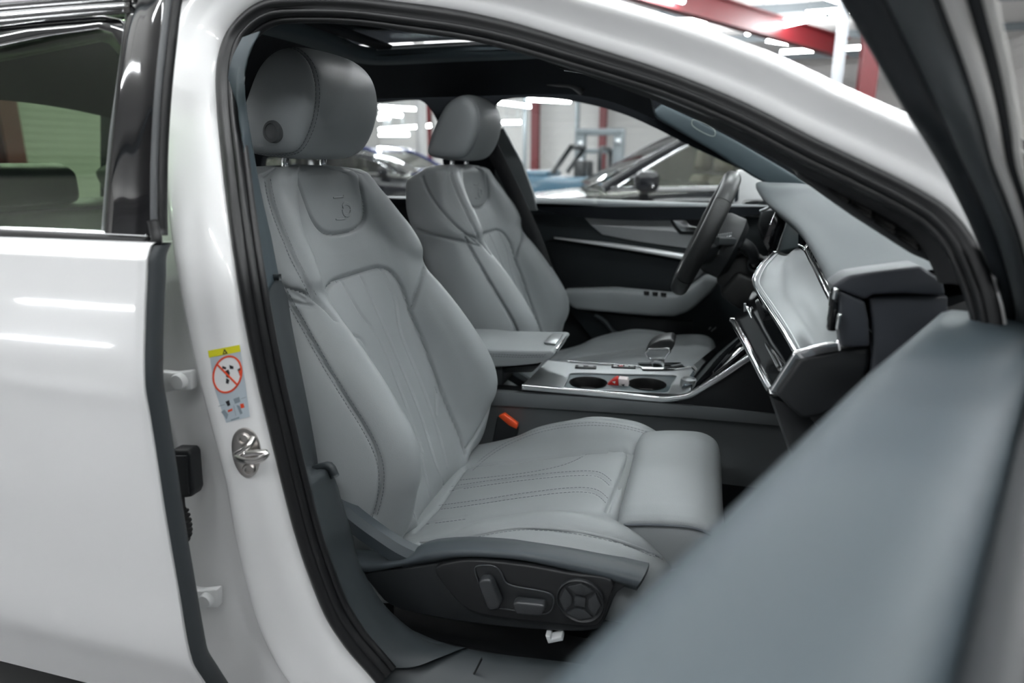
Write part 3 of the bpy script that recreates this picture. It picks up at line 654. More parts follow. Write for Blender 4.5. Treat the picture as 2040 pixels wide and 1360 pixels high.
# sill cover forward of the split line
s0 = pxsurf([(780, 1235), (880, 1278), (973, 1298), (1086, 1312), (1300, 1336), (1600, 1370)], -.715); s1 = s0 + np.array([0, -.06, -.012]); s2 = s0 + np.array([0, -.085, -.05]); 
add('sill_cover', loft([s0 + np.array([0, .03, -.06]), s0 + np.array([0, .006, -.006]), s0 + np.array([0, -.004, 0]), s1, s2, s2 + np.array([0, -.01, -.1])], 40, 30).reshape(-1, 3), gridf(30, 40), SILLM, car)
add('sill_joint', *tube(pxsurf([(960, 1311), (948, 1335), (933, 1362)], -.756), .0016, 6), BPL, car)
# near windscreen-pillar lining between seal and windscreen
fi = [i for i in range(IC + 38, 250)]
a0 = seal3[fi] + SA[fi] * -.014 + SN[fi] * -.014
rk = np.clip((np.array(fi) - IC - 45) / 40., 0, 1)[:, None]
a1 = a0 + SA[fi] * -.010 * rk + np.array([0, .03, 0]); a2 = a0 + SA[fi] * -.002 * rk + np.array([0, .07, 0])
add('near_pillar_lining', loft([a0, (a0 + a1) / 2 + SN[fi] * .004, a1, a2], 100, 20).reshape(-1, 3), gridf(20, 100), mat('pillar_fabric', (.008, .009, .0105), .8, bump=.2, bscale=2000), car)
fi = list(range(IC - 4, IC + 62))
a0 = seal3[fi] + SA[fi] * -.019 + SN[fi] * -.008; a1 = a0 + SA[fi] * .004 + np.array([0, .05, 0.02])
add('roof_rail_lining', loft([a0, a1, a1 + np.array([0, .05, .04])], 66, 12).reshape(-1, 3), gridf(12, 66), HEAD, car)
# ---------------- headliner with roof opening
def zroof(x, y): return 1.300 + .088 * (1 - (y / .64) ** 2) - max(0, x - .2) ** 2 * .9 - max(0, -.5 - x) ** 2 * .25
nx, ny = 90, 60
Xs = np.linspace(-1.20, .50, nx); Yv = np.linspace(-.63, .63, ny)
V = np.array([[(x, y, zroof(x, y)) for y in Yv] for x in Xs]).reshape(-1, 3); Fc = []
for i in range(nx - 1):
    for j in range(ny - 1):
        xm, ym = (Xs[i] + Xs[i + 1]) / 2, (Yv[j] + Yv[j + 1]) / 2
        if -.24 < xm < .25 and abs(ym) < .25: continue
        Fc.append((i * ny + j, i * ny + j + 1, (i + 1) * ny + j + 1, (i + 1) * ny + j))
add('headliner', V, Fc, HEAD, car); V_h, F_h = V, Fc
op = [(-.24, -.36), (.21, -.36), (.21, .36), (-.24, .36)]
ring = cr(np.array([(x, y) for x, y in [(-.24, -.20), (-.21, -.25), (.0, -.25), (.22, -.25), (.25, -.21), (.25, 0), (.25, .21), (.22, .25), (0, .25), (-.21, .25), (-.24, .21), (-.24, 0)]]), 120, closed=True)
rg = np.array([(x, y, zroof(x, y)) for x, y in ring]); 
cx = np.array([-.015, 0, 0]); out = rg - np.array([-.015, 0, 1.39]); out[:, 2] = 0; out /= np.linalg.norm(out, axis=1, keepdims=True)
add('roof_opening_trim', *((lambda q: (q.reshape(-1, 3), gridf(120, 6, cv=True)))(np.stack([rg + out * .060 + [0, 0, -.008], rg + out * .05 + [0, 0, -.016], rg + out * .01 + [0, 0, -.010], rg - out * .004 + [0, 0, -.004], rg - out * .006 + [0, 0, .008], rg + [0, 0, .02]], 1))), mat('headliner_lit_blue', (.06, .08, .092), .8), car)  # bluish light on the headliner edge is put into this ring's colour
addbm('roof_glass', box((-.72, -.30, 1.412), (.070, .30, 1.418), .002), glassmat('roof_glass_tint', (.06, .065, .065)), car)
addbm('roof_glass_edge', box((.066, -.30, 1.405), (.078, .30, 1.420), .003), SILV, car)
addbm('roof_shade_beam', box((-.20, -.25, 1.388), (-.155, .25, 1.400), .005), HEAD, car)
add('roof_frame_strip', *tube([(-.2, .246, zroof(-.2, .246) + .016), (.2, .246, zroof(.2, .246) + .016)], .004, 8), SILV, car)
Vo = V_h + np.array([0, 0, .022]); add('roof_outer', Vo, F_h, WHITE, car)
# grab handle above the driver's window
gh = np.array([at(1018, 172, .585), at(1024, 160, .575), at(1060, 162, .565), at(1110, 166, .562), at(1140, 170, .565), at(1160, 184, .58)])
add('grab_handle', *sweep(cr(gh, 40), rrect(.012, .008, .006), (0, 0, 1)), mat('handle_plastic', (.03, .028, .03), .4), car)
# sun visor, interior lamp console
vz = np.array([at(1030, 92, -.1), at(1095, 125, -.1), at(1215, 152, -.02), at(1225, 128, -.12), at(1120, 92, -.25)])
addbm('sun_visor', prism(vz, (.0, .02, .015), .006), HEAD, car, angle=40)
for k in range(4):
    a = at(1100 + k * 8, 127 + k * 4.5, -.11); b = at(1168 + k * 15, 140 + k * 4.3, -.11)
    add('mirror_edge', *tube([a, b], .0012, 6), CHR if k == 3 else PIANO, car)
# ---------------- driver's side upper frame : B pillar, A pillar, header
def far(L, Y): return np.array([at(x, y, Y) for x, y in L])
def slab(name, L, Y, d, m, bev=.004): return addbm(name, prism(far(L, Y), (0, d, 0), bev), m, car, angle=40)
# upper cabin side, one sheet with two window openings (driver's window and rear side window)
def ywall(z): return .62 + .13 * max(0, (1.30 - z)) if z > .95 else .665
w_front = cr(np.array([(978, 240), (982, 210), (1000, 197), (1080, 194), (1160, 204), (1240, 226), (1310, 257), (1370, 288), (1430, 316), (1474, 336), (1515, 359), (1545, 374), (1580, 410), (1060, 410), (1035, 330), (1000, 260)], float), 120, closed=True)
w_rear = cr(np.array([(560, 260), (620, 218), (700, 205), (755, 203), (810, 198), (838, 200), (858, 218), (874, 250), (880, 300), (880, 380), (840, 394), (700, 392), (560, 392), (520, 330)], float), 100, closed=True)
def sheet_hole(name, px_outer, holes, Y, m, th=.03):
    bm = bmesh.new(); loops = []
    def ring(L):
        vs = [bm.verts.new(at(x, y, Y)) for x, y in L]; es = [bm.edges.new((vs[i], vs[(i + 1) % len(vs)])) for i in range(len(vs))]; return vs, es
    E_ = ring(px_outer)[1]
    for h in holes: E_ = E_ + ring(h)[1]
    bmesh.ops.triangle_fill(bm, use_beauty=True, use_dissolve=False, edges=E_)
    r = bmesh.ops.extrude_face_region(bm, geom=bm.faces[:]); bmesh.ops.translate(bm, verts=[v for v in r['geom'] if isinstance(v, bmesh.types.BMVert)], vec=(0, th, 0))
    return addbm(name, bm, m, car, angle=40)
outer = [(200, 150), (560, 90), (900, 100), (1200, 130), (1400, 160), (1490, 250), (1610, 368), (1610, 412), (1200, 412), (700, 412), (200, 412)]
o_ = [tuple(v) for v in outer]
up = sheet_hole('driver_side_upper_frame', outer, [w_front, w_rear], .665, HEAD, .03)
# windscreen pillar of the driver's side, with its airbag mark
apl = far([(1318, 206), (1300, 222), (1308, 236), (1420, 300), (1500, 352), (1540, 372), (1620, 372), (1560, 335), (1470, 282), (1390, 240)], .63)
addbm('far_pillar_trim', prism(apl, (0, .03, 0), .008, 3), mat('far_pillar_blue', (.045, .066, .077), .6, bump=.2, bscale=1500), car, angle=40)
mk = far([(1382, 238), (1423, 258), (1424, 270), (1418, 271), (1379, 249), (1379, 240)], .621)
add('airbag_mark', *tube(cr(mk, 40, closed=True), .0009, 6, True), mat('mark_grey', (.35, .38, .36), .6), car)
# driver's-side centre pillar trim behind the seat, belt
slab('far_centre_pillar', [(1001, 252), (985, 300), (985, 420), (1070, 420), (1062, 385), (1040, 325)], .655, .02, mat('far_pillar_grey', (.13, .145, .15), .55), .004)
bl = far([(978, 290), (990, 315), (1008, 350), (1034, 405), (1066, 475), (1088, 535)], .60)
add('far_seat_belt', *sweep(cr(bl, 30), [(-.022, -.001), (.022, -.001), (.022, .001), (-.022, .001)], (0, -1, 0)), mat('belt_webbing', (.012, .013, .015), .7, bump=.4, bscale=2500), car)
# windscreen and rear window glass
addbm('windscreen', prism([(.50, -.60, 1.29), (.50, .60, 1.29), (1.22, .68, .98), (1.22, -.68, .98)], (.004, 0, .006)), GLASS, car, False)
addbm('driver_window', prism(far(w_front, .71), (0, .004, 0)), GLASS, car, False)
addbm('rear_side_window', prism(far(w_rear, .71), (0, .004, 0)), GLASS, car, False)
# front wings and bonnet ahead of the doors
def wing(sg):
    rows_ = []
    for x, dy, dz in ((1.0, 0, 0), (1.25, .01, -.004), (1.6, .015, -.03), (2.0, -.01, -.08), (2.3, -.08, -.16)):
        rows_.append(cr(np.array([(x, sg * (.70), .985 + dz), (x, sg * (.80 + dy), .972 + dz), (x, sg * (.885 + dy), .93 + dz), (x, sg * (.93 + dy), .80 + dz * .5), (x, sg * (.94 + dy), .60), (x, sg * (.91 + dy), .42)]), 24))
    V, F_ = shell(loft(rows_, 24, 24), np.array([0, -sg * .004, -.002])); add('front_wing', V, F_, WHITE, car)
wing(-1); wing(1)
bn = [cr(np.array([(x, y, z + .03 * (1 - (y / .7) ** 2)) for y in (-.695, -.4, 0, .4, .695)]), 24) for x, z in ((1.22, .982), (1.6, .955), (2.0, .905), (2.3, .83))]
V, F_ = shell(loft(bn, 24, 20), np.array([0, 0, -.004])); add('bonnet', V, F_, WHITE, car)
# cabin shell: floor, tunnel, firewall, rear bulkhead, lower far side
CARP = mat('dark_carpet', (.012, .013, .014), 1.0, bump=.6, bscale=900, spec=.1)
addbm('cabin_floor', box((-1.4, -.74, .24), (1.25, .74, .285), .01), CARP, car)
addbm('tunnel', box((-1.4, -.12, .28), (1.2, .12, .46), .04), CARP, car)
addbm('bulkhead', box((1.2, -.76, .26), (1.25, .76, .96), .01), CARP, car)
addbm('far_lower_side', box((-1.4, .765, .26), (1.25, .80, .965), .01), mat('rear_door_card', (.02, .024, .027), .7), car)
addbm('far_rear_door_rail', box((-1.0, .70, .955), (.09, .78, .985), .012), DPL, car)
addbm('rear_bulkhead', box((-1.5, -.76, .26), (-1.45, .76, .98), .01), CARP, car)
addbm('parcel_shelf', box((-1.5, -.70, .955), (-1.12, .70, .975), .006), CARP, car)
# ---------------- striker, warning sticker, hinges, wiring boot
def pl(x, y, off=0.0): return ats(x, y, off)
SY_ = -.826
def onframe(x, y, dy=0.):
    h = FRB.ray_cast(Vector(CAM), Vector(ray(x, y)).normalized()); p = np.array(h[0]) if h[0] is not None else at(x, y, -.83); return p + np.array([0, dy, 0])
FRB = BVHTree.FromPolygons([Vector(p) for p in FR.reshape(-1, 3)], gridf(260, 60))
pts = cr(np.array([(487, 851), (498, 854), (510, 866), (519, 890), (518, 920), (508, 945), (496, 950), (484, 945), (470, 925), (463, 895), (465, 870), (474, 856)], float), 40, closed=True)
pc = np.mean([onframe(*p) for p in pts], axis=0); h = FRB.ray_cast(Vector(CAM), Vector(ray(492, 900)).normalized()); nf = np.array(h[1]); nf = nf if nf @ (CAM - pc) > 0 else -nf
P2 = np.array([atp(x, y, pc, nf) for x, y in pts])
stk = addbm('striker_plate', prism(P2 - nf * .002, nf * .0055, .0015), STEEL, car, angle=40)
for x, y in ((488, 872), (499, 932)): 
    c = atp(x, y, pc, nf); add('screw', *lathe(c, nf, [(0, .003), (.0085, .003), (.0085, .006), (.007, .0078), (.0045, .008), (.004, .005), (0, .005)], 20), STEEL, stk, True, 40)
base = [atp(x, y, pc, nf) + nf * .003 for x, y in ((478, 896), (476, 902))]
tip = atp(545, 890, pc, nf) + nf * .018
sp = cr(np.array([atp(508, 868, pc, nf) + nf * .003, atp(500, 884, pc, nf) + nf * .012, atp(478, 900, pc, nf) + nf * .012, atp(505, 904, pc, nf) + nf * .022, atp(535, 897, pc, nf) + nf * .026, atp(543, 889, pc, nf) + nf * .024, atp(528, 889, pc, nf) + nf * .022, atp(500, 894, pc, nf) + nf * .018]), 70)
add('striker_loop', *tube(sp, .0045, 12), mat('polished_steel', (.66, .64, .62), .2, metal=1.0), stk)
# sticker
STK = mat('sticker_grey', (.48, .55, .60), .45); YEL = mat('sticker_yellow', (.72, .68, .02), .5); SRED = mat('sticker_red', (.75, .07, .02), .45); SW = mat('sticker_white', (.85, .86, .86), .45); SBK = mat('sticker_black', (.02, .02, .025), .5); SG2 = mat('sticker_line', (.25, .30, .34), .5)
s_h = FRB.ray_cast(Vector(CAM), Vector(ray(460, 765)).normalized()); sp0 = np.array(s_h[0]); sn = np.array(s_h[1]); sn = sn if sn @ (CAM - sp0) > 0 else -sn
def sq(L, lift, m, name, parent=None): 
    P = [atp(x, y, sp0, sn) + sn * lift for x, y in L]; return addbm(name, prism(P, sn * .0003), m, parent or stick, False)
cs = [(415, 698), (478, 686), (498, 829), (441, 844)]
stick = addbm('warning_sticker', prism([atp(x, y, sp0, sn) + sn * .0005 for x, y in cs], sn * .0005), STK, car, False)
def bil(u, v):
    a = np.array(cs, float); return tuple((a[0] * (1 - u) + a[1] * u) * (1 - v) + (a[3] * (1 - u) + a[2] * u) * v)
sq([bil(0, 0), bil(1, 0), bil(1, .095), bil(0, .095)], .0011, YEL, 'yellow_band')
sq([bil(.44, .085), bil(.60, .085), bil(.52, .015)], .0015, SBK, 'warning_triangle')
sq([bil(.49, .073), bil(.55, .073), bil(.52, .045)], .0019, YEL, 'warning_triangle')
cen = np.array(atp(454, 745, sp0, sn)); ex = np.array(atp(482, 742, sp0, sn)) - cen; ey = np.array(atp(456, 709, sp0, sn)) - cen
cv = lambda t, k=1.: cen + ex * math.cos(t) * k + ey * math.sin(t) * k
addbm('white_disc', prism([cv(t) + sn * .0011 for t in np.linspace(0, 2 * math.pi, 40, endpoint=False)], sn * .0003), SW, stick, False)
rr = np.array([cv(t) + sn * .0016 for t in np.linspace(0, 2 * math.pi, 48, endpoint=False)])
add('red_ring', *sweep(rr, [(-.0011, -.0003), (.0011, -.0003), (.0011, .0003), (-.0011, .0003)], sn, True), SRED, stick, False)
dg = [cv(2.45, .95) + sn * .0022, cv(2.45 + math.pi, .95) + sn * .0022]
add('red_bar', *sweep(np.array(dg), [(-.0011, -.0003), (.0011, -.0003), (.0011, .0003), (-.0011, .0003)], sn), SRED, stick, False)
for L in ([(450, 738), (456, 735), (459, 742), (457, 752), (452, 750)], [(444, 728), (452, 731), (451, 735), (444, 733)], [(458, 726), (466, 729), (466, 734), (459, 734)], [(474, 735), (480, 731), (482, 745), (478, 746)], [(452, 752), (458, 756), (456, 764), (451, 762)]): sq(L, .0015, SBK, 'pictogram')
sq([(477, 737), (483, 738), (483, 748), (478, 747)], .0018, SRED, 'pictogram')
for L, m_ in (([bil(.28, .72), bil(.40, .71), bil(.42, .78), bil(.33, .79)], SBK), ([bil(.55, .71), bil(.75, .70), bil(.76, .77), bil(.58, .78)], SG2), ([bil(.02, .755), bil(.24, .75), bil(.24, .757), bil(.02, .762)], SG2), ([bil(.80, .73), bil(.98, .72), bil(.98, .727), bil(.80, .737)], SG2),
              ([bil(.52, .80), bil(.53, .80), bil(.55, .94), bil(.54, .94)], SG2), ([bil(.08, .84), bil(.2, .82), bil(.3, .90), bil(.22, .96)], SG2), ([bil(.30, .84), bil(.46, .83), bil(.46, .86), bil(.31, .87)], SRED), ([bil(.62, .80), bil(.72, .82), bil(.78, .93), bil(.7, .94)], SG2), ([bil(.74, .80), bil(.86, .80), bil(.87, .86), bil(.75, .86)], SRED), ([bil(.35, .975), bil(.65, .965), bil(.65, .985), bil(.36, .99)], SG2)): sq(L, .0011, m_, 'pictogram')
# ================================================================== REAR DOOR (closed)
rd = empty('rear_door', (-.2, -.9, .5), 'closed white rear door at the left with tinted window and gloss black pillar panel', 'car door')
XD = .07
edge_low = [(300, 487), (292, 511), (289.5, 519), (289, 530), (288, 560), (286, 600), (284, 667), (283, 720), (284, 768), (286, 790), (293, 826), (305, 900), (325, 1028), (352, 1181), (371, 1295), (380, 1325), (402, 1360), (450, 1430)]
e = np.array([atx(x, y, XD) for x, y in edge_low])
e = np.concatenate([[e[0] + [0, .03, 0.0]], e])
# keep the shelf, crease and skirt sharp by doubling points; run the section rearwards
ec = np.concatenate([cr(e[:3], 8), cr(e[2:5], 8)[1:], cr(e[4:10], 40)[1:], cr(e[9:15], 40)[1:], cr(e[14:], 16)[1:]])
xs = [0, -.004, -.012, -.05, -.15, -.3, -.5, -.8, -1.1]
Gd = np.stack([ec + np.array([dx, (0.0012 if dx == 0 else 0) - .012 * (1 - math.exp(dx / .25)) * 0, 0]) for dx in xs])
ed = ec + np.array([-.003, .008, 0])
Gd = np.concatenate([ed[None], Gd]); 
add('door_skin', Gd.reshape(-1, 3), gridf(*Gd.shape[:2]), WHITE, rd, True, 40)
# hem edge and rubber strip down the leading edge
hp = [(300, 490), (290, 515), (289, 560), (286, 600), (284, 667), (283, 720), (284, 773), (293, 826), (305, 900), (325, 1028), (352, 1181), (374, 1300), (380, 1325), (402, 1360), (450, 1430)]
h0 = cr(np.array([atx(x + 1, y, XD - .002) for x, y in hp]), 90)
add('edge_rubber', loft([h0 + [0, .004, 0], h0 + [.004, .010, 0], h0 + [.004, .024, 0], h0 + [-.002, .032, 0], h0 + [-.03, .03, 0]], 90, 20).reshape(-1, 3), gridf(20, 90), mat('edge_rubber', (.030, .036, .040), .5), rd)
# profile of the upper frame
ue = np.array([atx(x, y, XD - .012) for x, y in [(345, -60), (332, 0), (322, 90), (312, 190), (306, 300), (302, 400), (302, 470), (300, 490)]])
def Yd(z): o = np.argsort(ue[:, 2]); return float(np.interp(z, ue[o][:, 2], ue[o][:, 1]))
def atf(x, y, off=0.):
    p = at(x, y, -.8)
    for _ in range(25): p = at(x, y, Yd(p[2]) + off)
    return p
def uplate(name, L, off, m, th=.004, bev=.001, n=None):
    P = [atf(x, y, off) for x, y in L]; return addbm(name, prism(P, (0, th, 0), bev), m, rd, angle=40)
aR = [(345, -60), (330, 0), (319, 90), (309, 190), (303, 290), (301, 400), (302, 468)]; aL = [(268, -60), (256, 0), (244, 80), (234, 160), (224, 260), (214, 370), (208, 464)]
gR = cr(np.array([atf(*p) for p in aR]), 40); gL = cr(np.array([atf(*p) for p in aL]), 40)
mid = (gR + gL) / 2 + np.array([0, -.0035, 0])
add('pillar_panel', loft([gR + [.0, .012, 0], gR, mid, gL, gL + [0, .010, 0]], 40, 30).reshape(-1, 3), gridf(30, 40), PIANO, rd, True, 60)
add('panel_edge_trim', *tube(cr(np.array([atf(x + 4, y, .004) for x, y in aR]), 40), .0045, 10), mat('panel_edge', (.10, .105, .11), .35), rd)
add('panel_edge_seal', *tube(cr(np.array([atf(x + 16, y, .016) for x, y in aR]), 40), .009, 10), RUB, rd)
# belt line : chrome strip, black gap strip
for nm, pts, r, m_ in (('belt_chrome', [(-60, 452), (0, 455), (100, 459), (215, 464), (290, 468), (303, 470)], .0032, CHR), ('belt_seal', [(-60, 462), (0, 464), (100, 469), (215, 475), (296, 480)], .0042, RUB)):
    add(nm, *tube(cr(np.array([atf(*p, .002) for p in pts]), 40), r, 10), m_, rd)
add('belt_corner', *tube(cr(np.array([atf(x, y, .0) for x, y in [(304, 440), (309, 462), (312, 478), (306, 490)]]), 20), .006, 10), RUB, rd)
add('glass_edge_seal', *tube(cr(np.array([atf(x, y, .004) for x, y in [(262, -40), (250, 60), (237, 160), (222, 270), (213, 370), (206, 462)]]), 30), .0022, 8), mat('glass_edge', (.20, .21, .21), .3), rd)
# window glass
gw = [(-120, 70), (0, 55), (120, 38), (252, 22), (240, 110), (226, 240), (213, 370), (207, 462), (100, 458), (-120, 450)]
uplate('window_glass', gw, .010, PRIV, .003, 0)
# window surround above the glass: roof channel, chrome, frame
for nm, L, off, m_ in (('window_frame', [(-120, 62), (0, 50), (130, 33), (205, 30), (240, 38), (252, 60), (248, 100), (238, 90), (222, 66), (195, 58), (100, 72), (0, 92), (-120, 112)], .004, PIANO),
                       ('window_frame_inner', [(-120, 108), (0, 90), (100, 72), (195, 58), (222, 66), (240, 92), (236, 112), (215, 86), (190, 80), (100, 98), (0, 118), (-120, 138)], .018, mat('frame_dark', (.03, .022, .023), .35))):
    P = np.array([atf(x, y, off) for x, y in L]); addbm(nm, prism(P, (0, .012, 0), .002), m_, rd, angle=40)
for k, (y0, y1, m_) in enumerate(((28, 8, CHR), (40, 18, PIANO), (16, -4, PIANO), (2, -18, mat('roof_strip', (.45, .43, .44), .25, metal=.3)))):
    add('frame_strip', *sweep(cr(np.array([atf(-120, y0 + 12, -.002 - k * .002), atf(0, y0, -.002 - k * .002), atf(130, (y0 + y1) / 2 - 1, -.002 - k * .002), atf(262, y1, -.002 - k * .002)]), 30), rrect(.0045, .003, .002), (0, -1, 0)), m_, rd)
# hinges of the rear door and wiring boot belong to the door
def hinge(y0, x0, s):
    A = lambda x, y, d=0: np.array(at(x0 + x * s, y0 + y * s, -.83 - d))
    bm = prism([A(0, 0), A(28, 4), A(64, 0), A(66, 38), A(30, 40), (A(0, 46))], (0, .012, 0), .003); h = addbm('hinge', bm, mat('painted_hinge', (.76, .77, .77), .4, coat=.5), rd, angle=40)
    add('hinge_bolt', *lathe(A(45, 19), (0, -1, 0), [(0, 0), (.0105, 0), (.0105, .006), (.009, .008), (0, .008)], 24), MATS['painted_hinge'], h, True, 40)
hinge(739, 316, 1.0); hinge(1174, 370, .98)
bx = [(336, 900), (342, 896), (374, 897), (380, 906), (386, 978), (381, 990), (362, 993), (346, 992)]
wb = addbm('wiring_box', prism([at(x, y, -.835) for x, y in bx], (0, .02, 0), .003, 3), BPL, rd, angle=50)
addbm('box_lid', prism([at(x, y, -.838) for x, y in [(346, 908), (370, 908), (376, 984), (352, 986)]], (0, .006, 0), .001), BPL, wb, angle=40)
bt = cr(np.array([at(x, y, -.832) for x, y in [(356, 990), (358, 1010), (366, 1040), (367, 1065), (360, 1090)]]), 60)
add('wiring_boot', *tube(bt, .010, 14, scale=[(.72 if i < 14 else (.78 + .25 * (math.sin(i * 1.25) > 0))) * (1 if i < 40 else 1 - (i - 40) / 40) for i in range(60)]), RUB, rd)

# ================================================================== OPEN FRONT DOOR (foreground, out of focus)
U = np.array([-.403, -.915, 0]); U /= np.linalg.norm(U); Nn = np.array([-U[1], U[0], 0]); P0 = np.array([.907, -.705, .96])
DP = lambda s, o, z: P0 * [1, 1, 0] + U * s + Nn * o + np.array([0, 0, z])
fd = empty('front_door', tuple(DP(.35, .05, .45)), 'open front passenger door in the foreground, blurred blue-grey shoulder and black window frame', 'car door')
DOORM = mat('door_shoulder', (.034, .049, .059), .50, bump=.2, bscale=1500)
prof = [(-.02, .50), (-.02, .70), (-.016, .88), (-.009, .94), (-.002, .956), (.008, .962), (.04, .963), (.066, .962), (.082, .957), (.088, .945)]
st = [0, .002, .008, .03, .3, .8, 1.05]
Gs = np.stack([cr(np.array([DP(s, o + (.012 * math.exp(-s / .02) if o < .0 else 0), z - .022 * math.exp(-s / .022) - (0 if z > .9 else 0)) for o, z in prof]), 60) for s in st + []])
Gs = np.concatenate([Gs[:1] + (np.array([0, 0, -.06]) - U * .01), Gs])
add('inner_panel', Gs.reshape(-1, 3), gridf(*Gs.shape[:2]), DOORM, fd, True, 60)
add('glass_slot_seal', *sweep(np.array([DP(.0, .098, .952), DP(.5, .098, .952), DP(1.05, .098, .952)]), [(-.012, -.02), (-.010, .004), (-.002, .010), (.006, .008), (.012, 0), (.012, -.02)], (0, 0, 1)), mat('door_rubber', (.012, .014, .016), .5), fd)
add('glass_slot_seal', *sweep(np.array([DP(.0, .122, .950), DP(.5, .122, .950), DP(1.05, .122, .950)]), [(-.010, -.02), (-.010, .004), (-.002, .010), (.006, .008), (.010, 0), (.010, -.02)], (0, 0, 1)), MATS['door_rubber'], fd)
Go = np.stack([np.array([DP(s, .134, .952), DP(s, .142, .955), DP(s, .16, .94), DP(s, .19, .88), DP(s, .205, .75), DP(s, .20, .6), DP(s, .185, .45)]) for s in (0, .5, 1.05)])
Go = loft([cr(g, 40) for g in Go], 40, 6); add('outer_skin', Go.reshape(-1, 3), gridf(6, 40), WHITE, fd)
addbm('door_core', prism([DP(.005, -.02, .42), DP(1.04, -.02, .42), DP(1.04, .18, .42), DP(.005, .18, .42)], (0, 0, .45), .01), BPL, fd)
# window frame: strips between a left and a right edge
Lp = cr(np.array([DP(a, o, z) for a, o, z in [(.03, .055, .945), (.05, .050, .974), (.075, .042, 1.003), (.115, .030, 1.039), (.145, .017, 1.070), (.17, .004, 1.097), (.205, -.006, 1.119), (.235, -.015, 1.137), (.265, -.041, 1.183), (.285, -.056, 1.209), (.30, -.067, 1.230), (.35, -.10, 1.30)]]), 60)
Rp = cr(np.array([DP(a, o, z) for a, o, z in [(.03, .096, .935), (.05, .093, .961), (.10, .078, 1.029), (.15, .065, 1.072), (.18, .0565, 1.098), (.205, .051, 1.126), (.235, .043, 1.1605), (.27, .0315, 1.1994), (.29, .027, 1.216), (.34, .0, 1.30)]]), 60)
def strip(name, f0, f1, dep, m, bulge=.006):
    a = Lp + (Rp - Lp) * f0; b = Lp + (Rp - Lp) * f1; d = np.array([-.25, -.96, 0.1]); d = d / np.linalg.norm(d)
    Gt = loft([a - d * .03, a + d * dep, (a + b) / 2 + d * (dep + bulge), b + d * dep, b - d * .03], 60, 18); add(name, Gt.reshape(-1, 3), gridf(18, 60), m, fd)
strip('window_frame', 0, .30, .0, mat('frame_black', (.012, .015, .018), .5), .004)
strip('window_frame_trim', .30, .60, .004, mat('frame_trim_grey', (.07, .078, .082), .4), .006)
strip('window_seal', .60, .66, .0, MATS['door_rubber'], .002)
strip('frame_chrome', .66, .80, .003, mat('frame_bright', (.66, .65, .63), .35), .004)
strip('window_seal', .80, .93, -.004, MATS['door_rubber'], .002)
strip('frame_outer_edge', .93, 1.0, .002, mat('frame_edge_pale', (.70, .69, .66), .35), .003)
bc = [atp(x, y, DP(-.012, 0, 0), U) for x, y in [(1976, 588), (2000, 560), (2075, 545), (2110, 740), (1990, 720), (1980, 640)]]
addbm('frame_foot', prism(bc, -U * .02, .003), MATS['frame_black'], fd, angle=40)
sail = [DP(.0, .0, .945), DP(.12, .0, .955), DP(.17, .0, 1.08), DP(.11, -.0, 1.03), DP(.02, .0, .98)]
addbm('mirror_corner_panel', prism([p + Nn * .092 for p in sail], Nn * .03, .004), MATS['frame_black'], fd, angle=40)
# ================================================================== DASHBOARD
dash = empty('dashboard', (.9, 0, .7), 'dashboard with grey foam top, satin silver decor panel, gloss black strips and chrome edging', 'dashboard')
def Q3(L): return np.array([at(x, y, Y) for x, y, Y in L])
re_ = Q3([(1505, 366, .52), (1506, 371, .50), (1514, 384, .46), (1530, 402, .38), (1560, 428, .20), (1590, 455, .0), (1615, 492, -.25), (1638, 535, -.48), (1655, 574, -.66)])
t1 = re_ + np.array([.035, 0, .012]); t1[0:2] += [.0, .0, -.008]
t2 = np.array([(1.0, p[1], 1.005 - .012 * (p[1] < -.3) + .025 * max(0, (p[1] - .1) / .4)) for p in re_]); t3 = t2 + np.array([.2, 0, -.02])
near = np.array([.004, -.008, -.02])
top = loft([re_ + [.05, 0, -.05], re_ + [.006, 0, -.014], re_, re_ + [.010, 0, .006], t1, (t1 + t2) / 2 + [0, 0, .006], t2, t3], 90, 60)
add('dash_top', top.reshape(-1, 3), gridf(60, 90), DASH, dash)
E_ = lambda L, Y: np.array([at(x, y, Y) for x, y in L])
def eplate(name, L, Y, d, m, bev=.004, par=None): return addbm(name, prism(E_(L, Y), (0, d, 0), bev, 3), m, par or dash, angle=40)
ENDM = mat('dash_end_plastic', (.038, .043, .052), .45, bump=.2, bscale=1300)
eplate('dash_shoulder', [(1656, 572), (1672, 560), (1690, 549), (1740, 541), (1835, 529), (1880, 560), (1885, 590), (1800, 585), (1738, 588), (1726, 598)], -.665, .05, ENDM, .006)
eplate('end_cover', [(1672, 578), (1724, 601), (1732, 640), (1733, 692), (1676, 692), (1671, 640)], -.662, .03, ENDM)
eplate('glovebox_surround', [(1732, 592), (1890, 588), (1890, 720), (1735, 790), (1740, 690), (1738, 640)], -.655, .04, ENDM)
eplate('glovebox', [(1594, 712), (1672, 696), (1735, 695), (1733, 730), (1715, 770), (1690, 800), (1640, 828), (1600, 836), (1570, 810), (1544, 784)], -.648, .03, BPL, .006)
addbm('glovebox_door', prism([(.775, -.62, .806), (.80, -.62, .79), (.93, -.62, .66), (1.0, -.62, .66), (1.0, -.62, .82), (.84, -.62, .84)], (0, .48, 0), .008), BPL, dash, angle=40)
